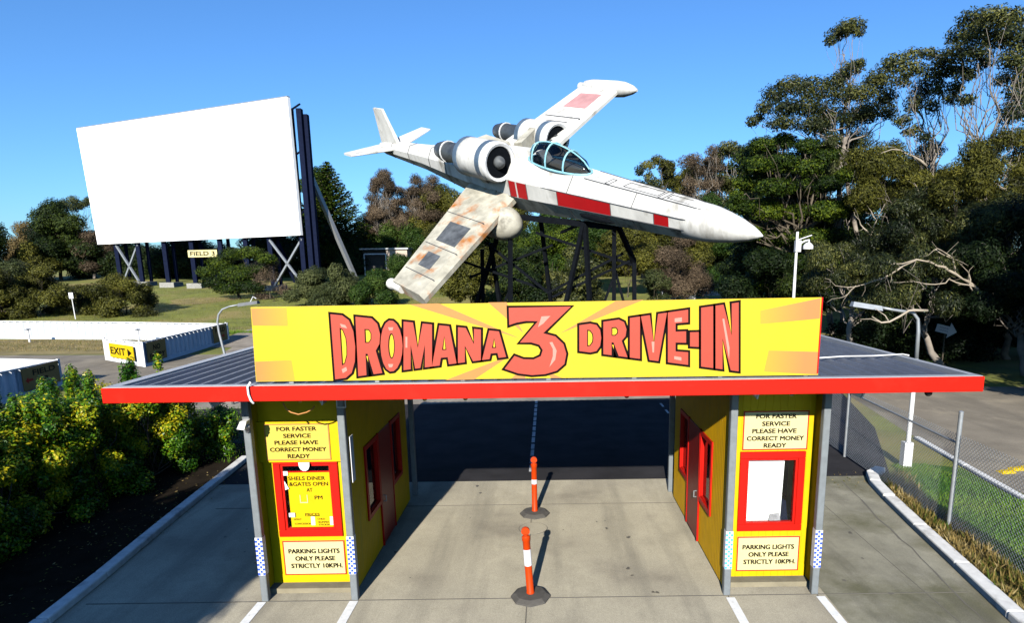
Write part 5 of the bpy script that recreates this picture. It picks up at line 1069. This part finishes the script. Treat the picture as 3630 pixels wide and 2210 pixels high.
# --- bushes on the grass mound
for (x0, x1, y0, y1, Y, k, lab, n) in [(-60, 70, 655, 770, 65, 'olive', 'big olive bush at the left picture edge on the bank', 18), (36, 160, 645, 766, 66, 'olive', 'big olive bush left of the white marker post', 18), (182, 266, 665, 762, 66, 'olive', 'olive bush just right of the white marker post', 14), (244, 362, 652, 762, 67, 'olive', 'olive bush in front of the left screen legs', 16),
        (-20, 60, 640, 690, 70, 'grey', 'pale leaved bush behind the left edge bushes', 8), (700, 800, 660, 740, 72, 'grey', 'grey green scrub under the screen strut', 14), (770, 880, 650, 738, 70, 'grey', 'grey green scrub below the shed', 14), (850, 945, 665, 735, 68, 'green', 'greener scrub left of the lowered wing tip', 10), (930, 1000, 620, 690, 92, 'green', 'small green bush before the shed wall', 8)]:
    shrub('bush', lab, Y, x0, x1, y0, y1, n, 27, k, .3, .95, 'bushes on the grass mound', .48, .9)
tree('low_tree', 'spreading dark low tree in front of the screen covering part of its sign', 'tree', 80, (576, 742), px_clumps(80, [(500, 655, 30, 16), (530, 632, 34, 18), (560, 612, 34, 16), (600, 608, 38, 16), (640, 622, 26, 14), (520, 680, 40, 16), (570, 660, 50, 24), (620, 650, 34, 20), (600, 690, 40, 16), (550, 695, 40, 14), (655, 632, 18, 10)], .8, .4, .15), 'pine', .32, 1.0, 'wood', .22, .7, 0, .35, None, .42, .35)
shrub('bush', 'half bare brownish bush right of the low dark tree', 79, 615, 690, 625, 735, 12, 20, 'brown', .3, .4, None, .4, .8)
# --- yellow-green hedge along the left kerb
hd = [(-10.3, 17.4, 1.6, 1.9), (-10.6, 16.0, 2.6, 1.7), (-11.0, 14.6, 2.6, 1.7), (-11.3, 13.1, 2.4, 1.8), (-11.2, 11.6, 2.3, 1.8), (-10.8, 10.0, 2.2, 1.7), (-12.8, 12.2, 2.4, 1.8), (-12.9, 14.2, 2.25, 1.8), (-12.6, 16.4, 2.3, 1.7), (-12.4, 9.6, 2.3, 1.8)]
hl_ = ['low end shrub of the yellow hedge nearest the left booth', 'tall yellow shrub under the left corner of the red edge', 'yellow tipped shrub left of the red edge corner', 'yellow tipped shrub before the far white fence sign', 'green shrub near the left picture edge in the hedge', 'shaded shrub lowest at the left picture edge', 'hedge shrub at the picture edge behind the front row', 'back hedge shrub below the field three sign', 'back hedge shrub below the exit sign', 'shaded back shrub at the lower left']
for (x, y, h, w), lab in zip(hd, hl_):
    r = thing('variegated_shrub', lab, 'shrub', (x, y, 0), 'shrubs of the yellow hedge'); cl = []; mb = MB()
    for _ in range(64):
        a = RNG.uniform(0, 6.28); q = w * .66 * math.sqrt(RNG.random()); z = h * (RNG.random() ** .8) * (1 - .25 * (q / w) ** 2); rr_ = RNG.uniform(.18, .36)
        cl.append((x + q * math.cos(a), y + q * math.sin(a), max(.25, z), rr_, rr_, rr_ * 1.15, (.8 if RNG.random() < .44 * min(1, z / h + .25) else .5) + RNG.normal() * .1))
    for _ in range(6):
        a = RNG.uniform(0, 6.28); q = w * .4 * RNG.random(); cl.append((x + q * math.cos(a), y + q * math.sin(a), h * RNG.uniform(.98, 1.14), .13, .13, .34, .55 + RNG.normal() * .15))
    for c in cl[::3]: pp, qq = bent((x + RNG.uniform(-.2, .2), y + RNG.uniform(-.2, .2), 0), c[:3], .025, .008, 4, .05); mb.tube(pp, qq, 5)
    mb.build('stems', 'wood', r, True); leaf_object('foliage', *crown(cl, .075, .6, -.5, .2, .48, .16), LG['varieg'], r)
ck = MB(); pv = None
for q in ((240, 625), (300, 690), (350, 740), (410, 800), (470, 862), (540, 920), (600, 985), (660, 1040), (720, 1102), (800, 1185), (870, 1250), (940, 1325), (1000, 1390), (1060, 1440), (1120, 1500)):
    P = atz((2850 + q[0] * .5735) / K + RNG.uniform(-4, 4), (1350 + q[1] * .5735) / K); P[2] = .0125
    if pv is not None: w_ = RNG.uniform(.008, .022); ck.add([pv + (-w_, 0, 0), pv + (w_, 0, 0), P + (w_, 0, 0), P + (-w_, 0, 0)], [(3, 2, 1, 0)])
    pv = P
struct('crack', ck, 'joint')
def litter(name, n, x0, x1, y0, y1, z, label, kind='weed', size=.05):
    c = np.stack([RNG.uniform(x0, x1, n), RNG.uniform(y0, y1, n), z + RNG.random(n) * .02], 1); nn = rnd_dirs(n) * .5; nn[:, 2] += 1; L = size * (.5 + RNG.random(n))
    return tag(leaf_object(name, c, nn, rnd_dirs(n), L, L * .5, RNG.random(n), LG[kind]), label, 'leaf litter', None, 'stuff')
litter('leaf_litter', 1500, -12, -7.95, 5, 16.5, .012, 'dry fallen leaves on the dark bed under the hedge')
litter('leaf_litter', 260, 4.6, 7.9, 14.2, 15.7, .014, 'brown leaves gathered behind the right lane by the fence', 'weed', .04)
def stain(cx_, cy_, rx_, ry_, n=22):
    ph = RNG.uniform(0, 6.28, 3); t = np.linspace(0, 2 * math.pi, n + 1)[:-1]; r_ = 1 + .22 * np.sin(2 * t + ph[0]) + .16 * np.sin(3 * t + ph[1]) + .1 * np.sin(5 * t + ph[2])
    return [(cx_ + rx_ * a * math.cos(b), cy_ + ry_ * a * math.sin(b)) for a, b in zip(r_, t)]
om = MB()
for _ in range(46):
    x_, y_ = RNG.normal(RNG.choice([-2.0, 1.2, -6.2, 5.6]), .45), RNG.uniform(4.5, 15); q = RNG.uniform(.008, .045)
    om.poly([stain(x_, y_, q, q * RNG.uniform(.8, 1.6), 10)], (0, 0, .0095 + .0001 * (_ % 20)), EX, (0, 1, 0), EZ)
struct('oil_drips', om, 'oil')
# --- weeds and grass by the chain-link fence
def blades(name, n, xf, y0, y1, hlo, hhi, m, label, clump=1, tl=.5, tw=.28):
    y = RNG.uniform(y0, y1, n); a, b = xf(y); x = a + (b - a) * RNG.random(n)
    k = np.sin(x * 9 + y * 4) * np.cos(y * 6.3 - x * 3); keep = k > (-.3 if clump else -2); x, y = x[keep], y[keep]; n = len(x)
    h = RNG.uniform(hlo, hhi, n) * (1 if not clump else (.6 + .4 * np.clip(k[keep] + .3, 0, 1))); d = rnd_dirs(n) * .45; d[:, 2] = 1; d /= np.linalg.norm(d, axis=1)[:, None]
    c = np.stack([x, y, np.array([gz(q) for q in y]) + .01], 1) + d * h[:, None] * .5
    o = leaf_object(name, c, rnd_dirs(n), d, h, np.full(n, .012) + h * .035, tl + tw * RNG.normal(size=n) + .25 * np.sin(y * 2.3 + x), LG[m])
    return tag(o, label, 'grass', None, 'stuff')
kx = lambda y: np.interp(y, [2, 8.7, 10.3, 11.95, 13.6, 15.1], [6.98, 7.14, 7.36, 7.58, 7.82, 8.3])
blades('dry_weeds', 9000, lambda y: (kx(y), kx(y) + .62), 6.5, 15.2, .08, .34, 'weed', 'dry orange weeds growing between the white kerb and chain link fence')
blades('lawn_grass', 30000, lambda y: (np.maximum(kx(y) + .7, 8.05), np.interp(y, [5, 13.3, 15.8], [10.3, 10.5, 9.9])), 6, 16, .05, .14, 'grass', 'mown green grass strip behind the chain link fence', 0, .45, .22)
blades('shade_grass', 9000, lambda y: (y * 0 - 22, y * 0 - 8.9), 17, 24, .08, .2, 'grass', 'green grass beyond the left booth and hedge', 0)
blades('mound_grass', 60000, lambda y: (np.maximum(-.78 * y - 4, -80), np.full_like(y, -12)), 53.5, 97, .12, .32, 'mound', 'short olive grass on the mound below the screen', 1)
blades('verge_grass', 14000, lambda y: (np.full_like(y, -50), np.full_like(y, -26)), 42.6, 49.5, .1, .24, 'weed', 'straw coloured grass verge before the far white fence', 1)
blades('bank_grass', 26000, lambda y: (np.full_like(y, -60), np.full_like(y, -15)), 52, 53, .15, .4, 'grass', 'rough grass along the top of the far white fence', 1)
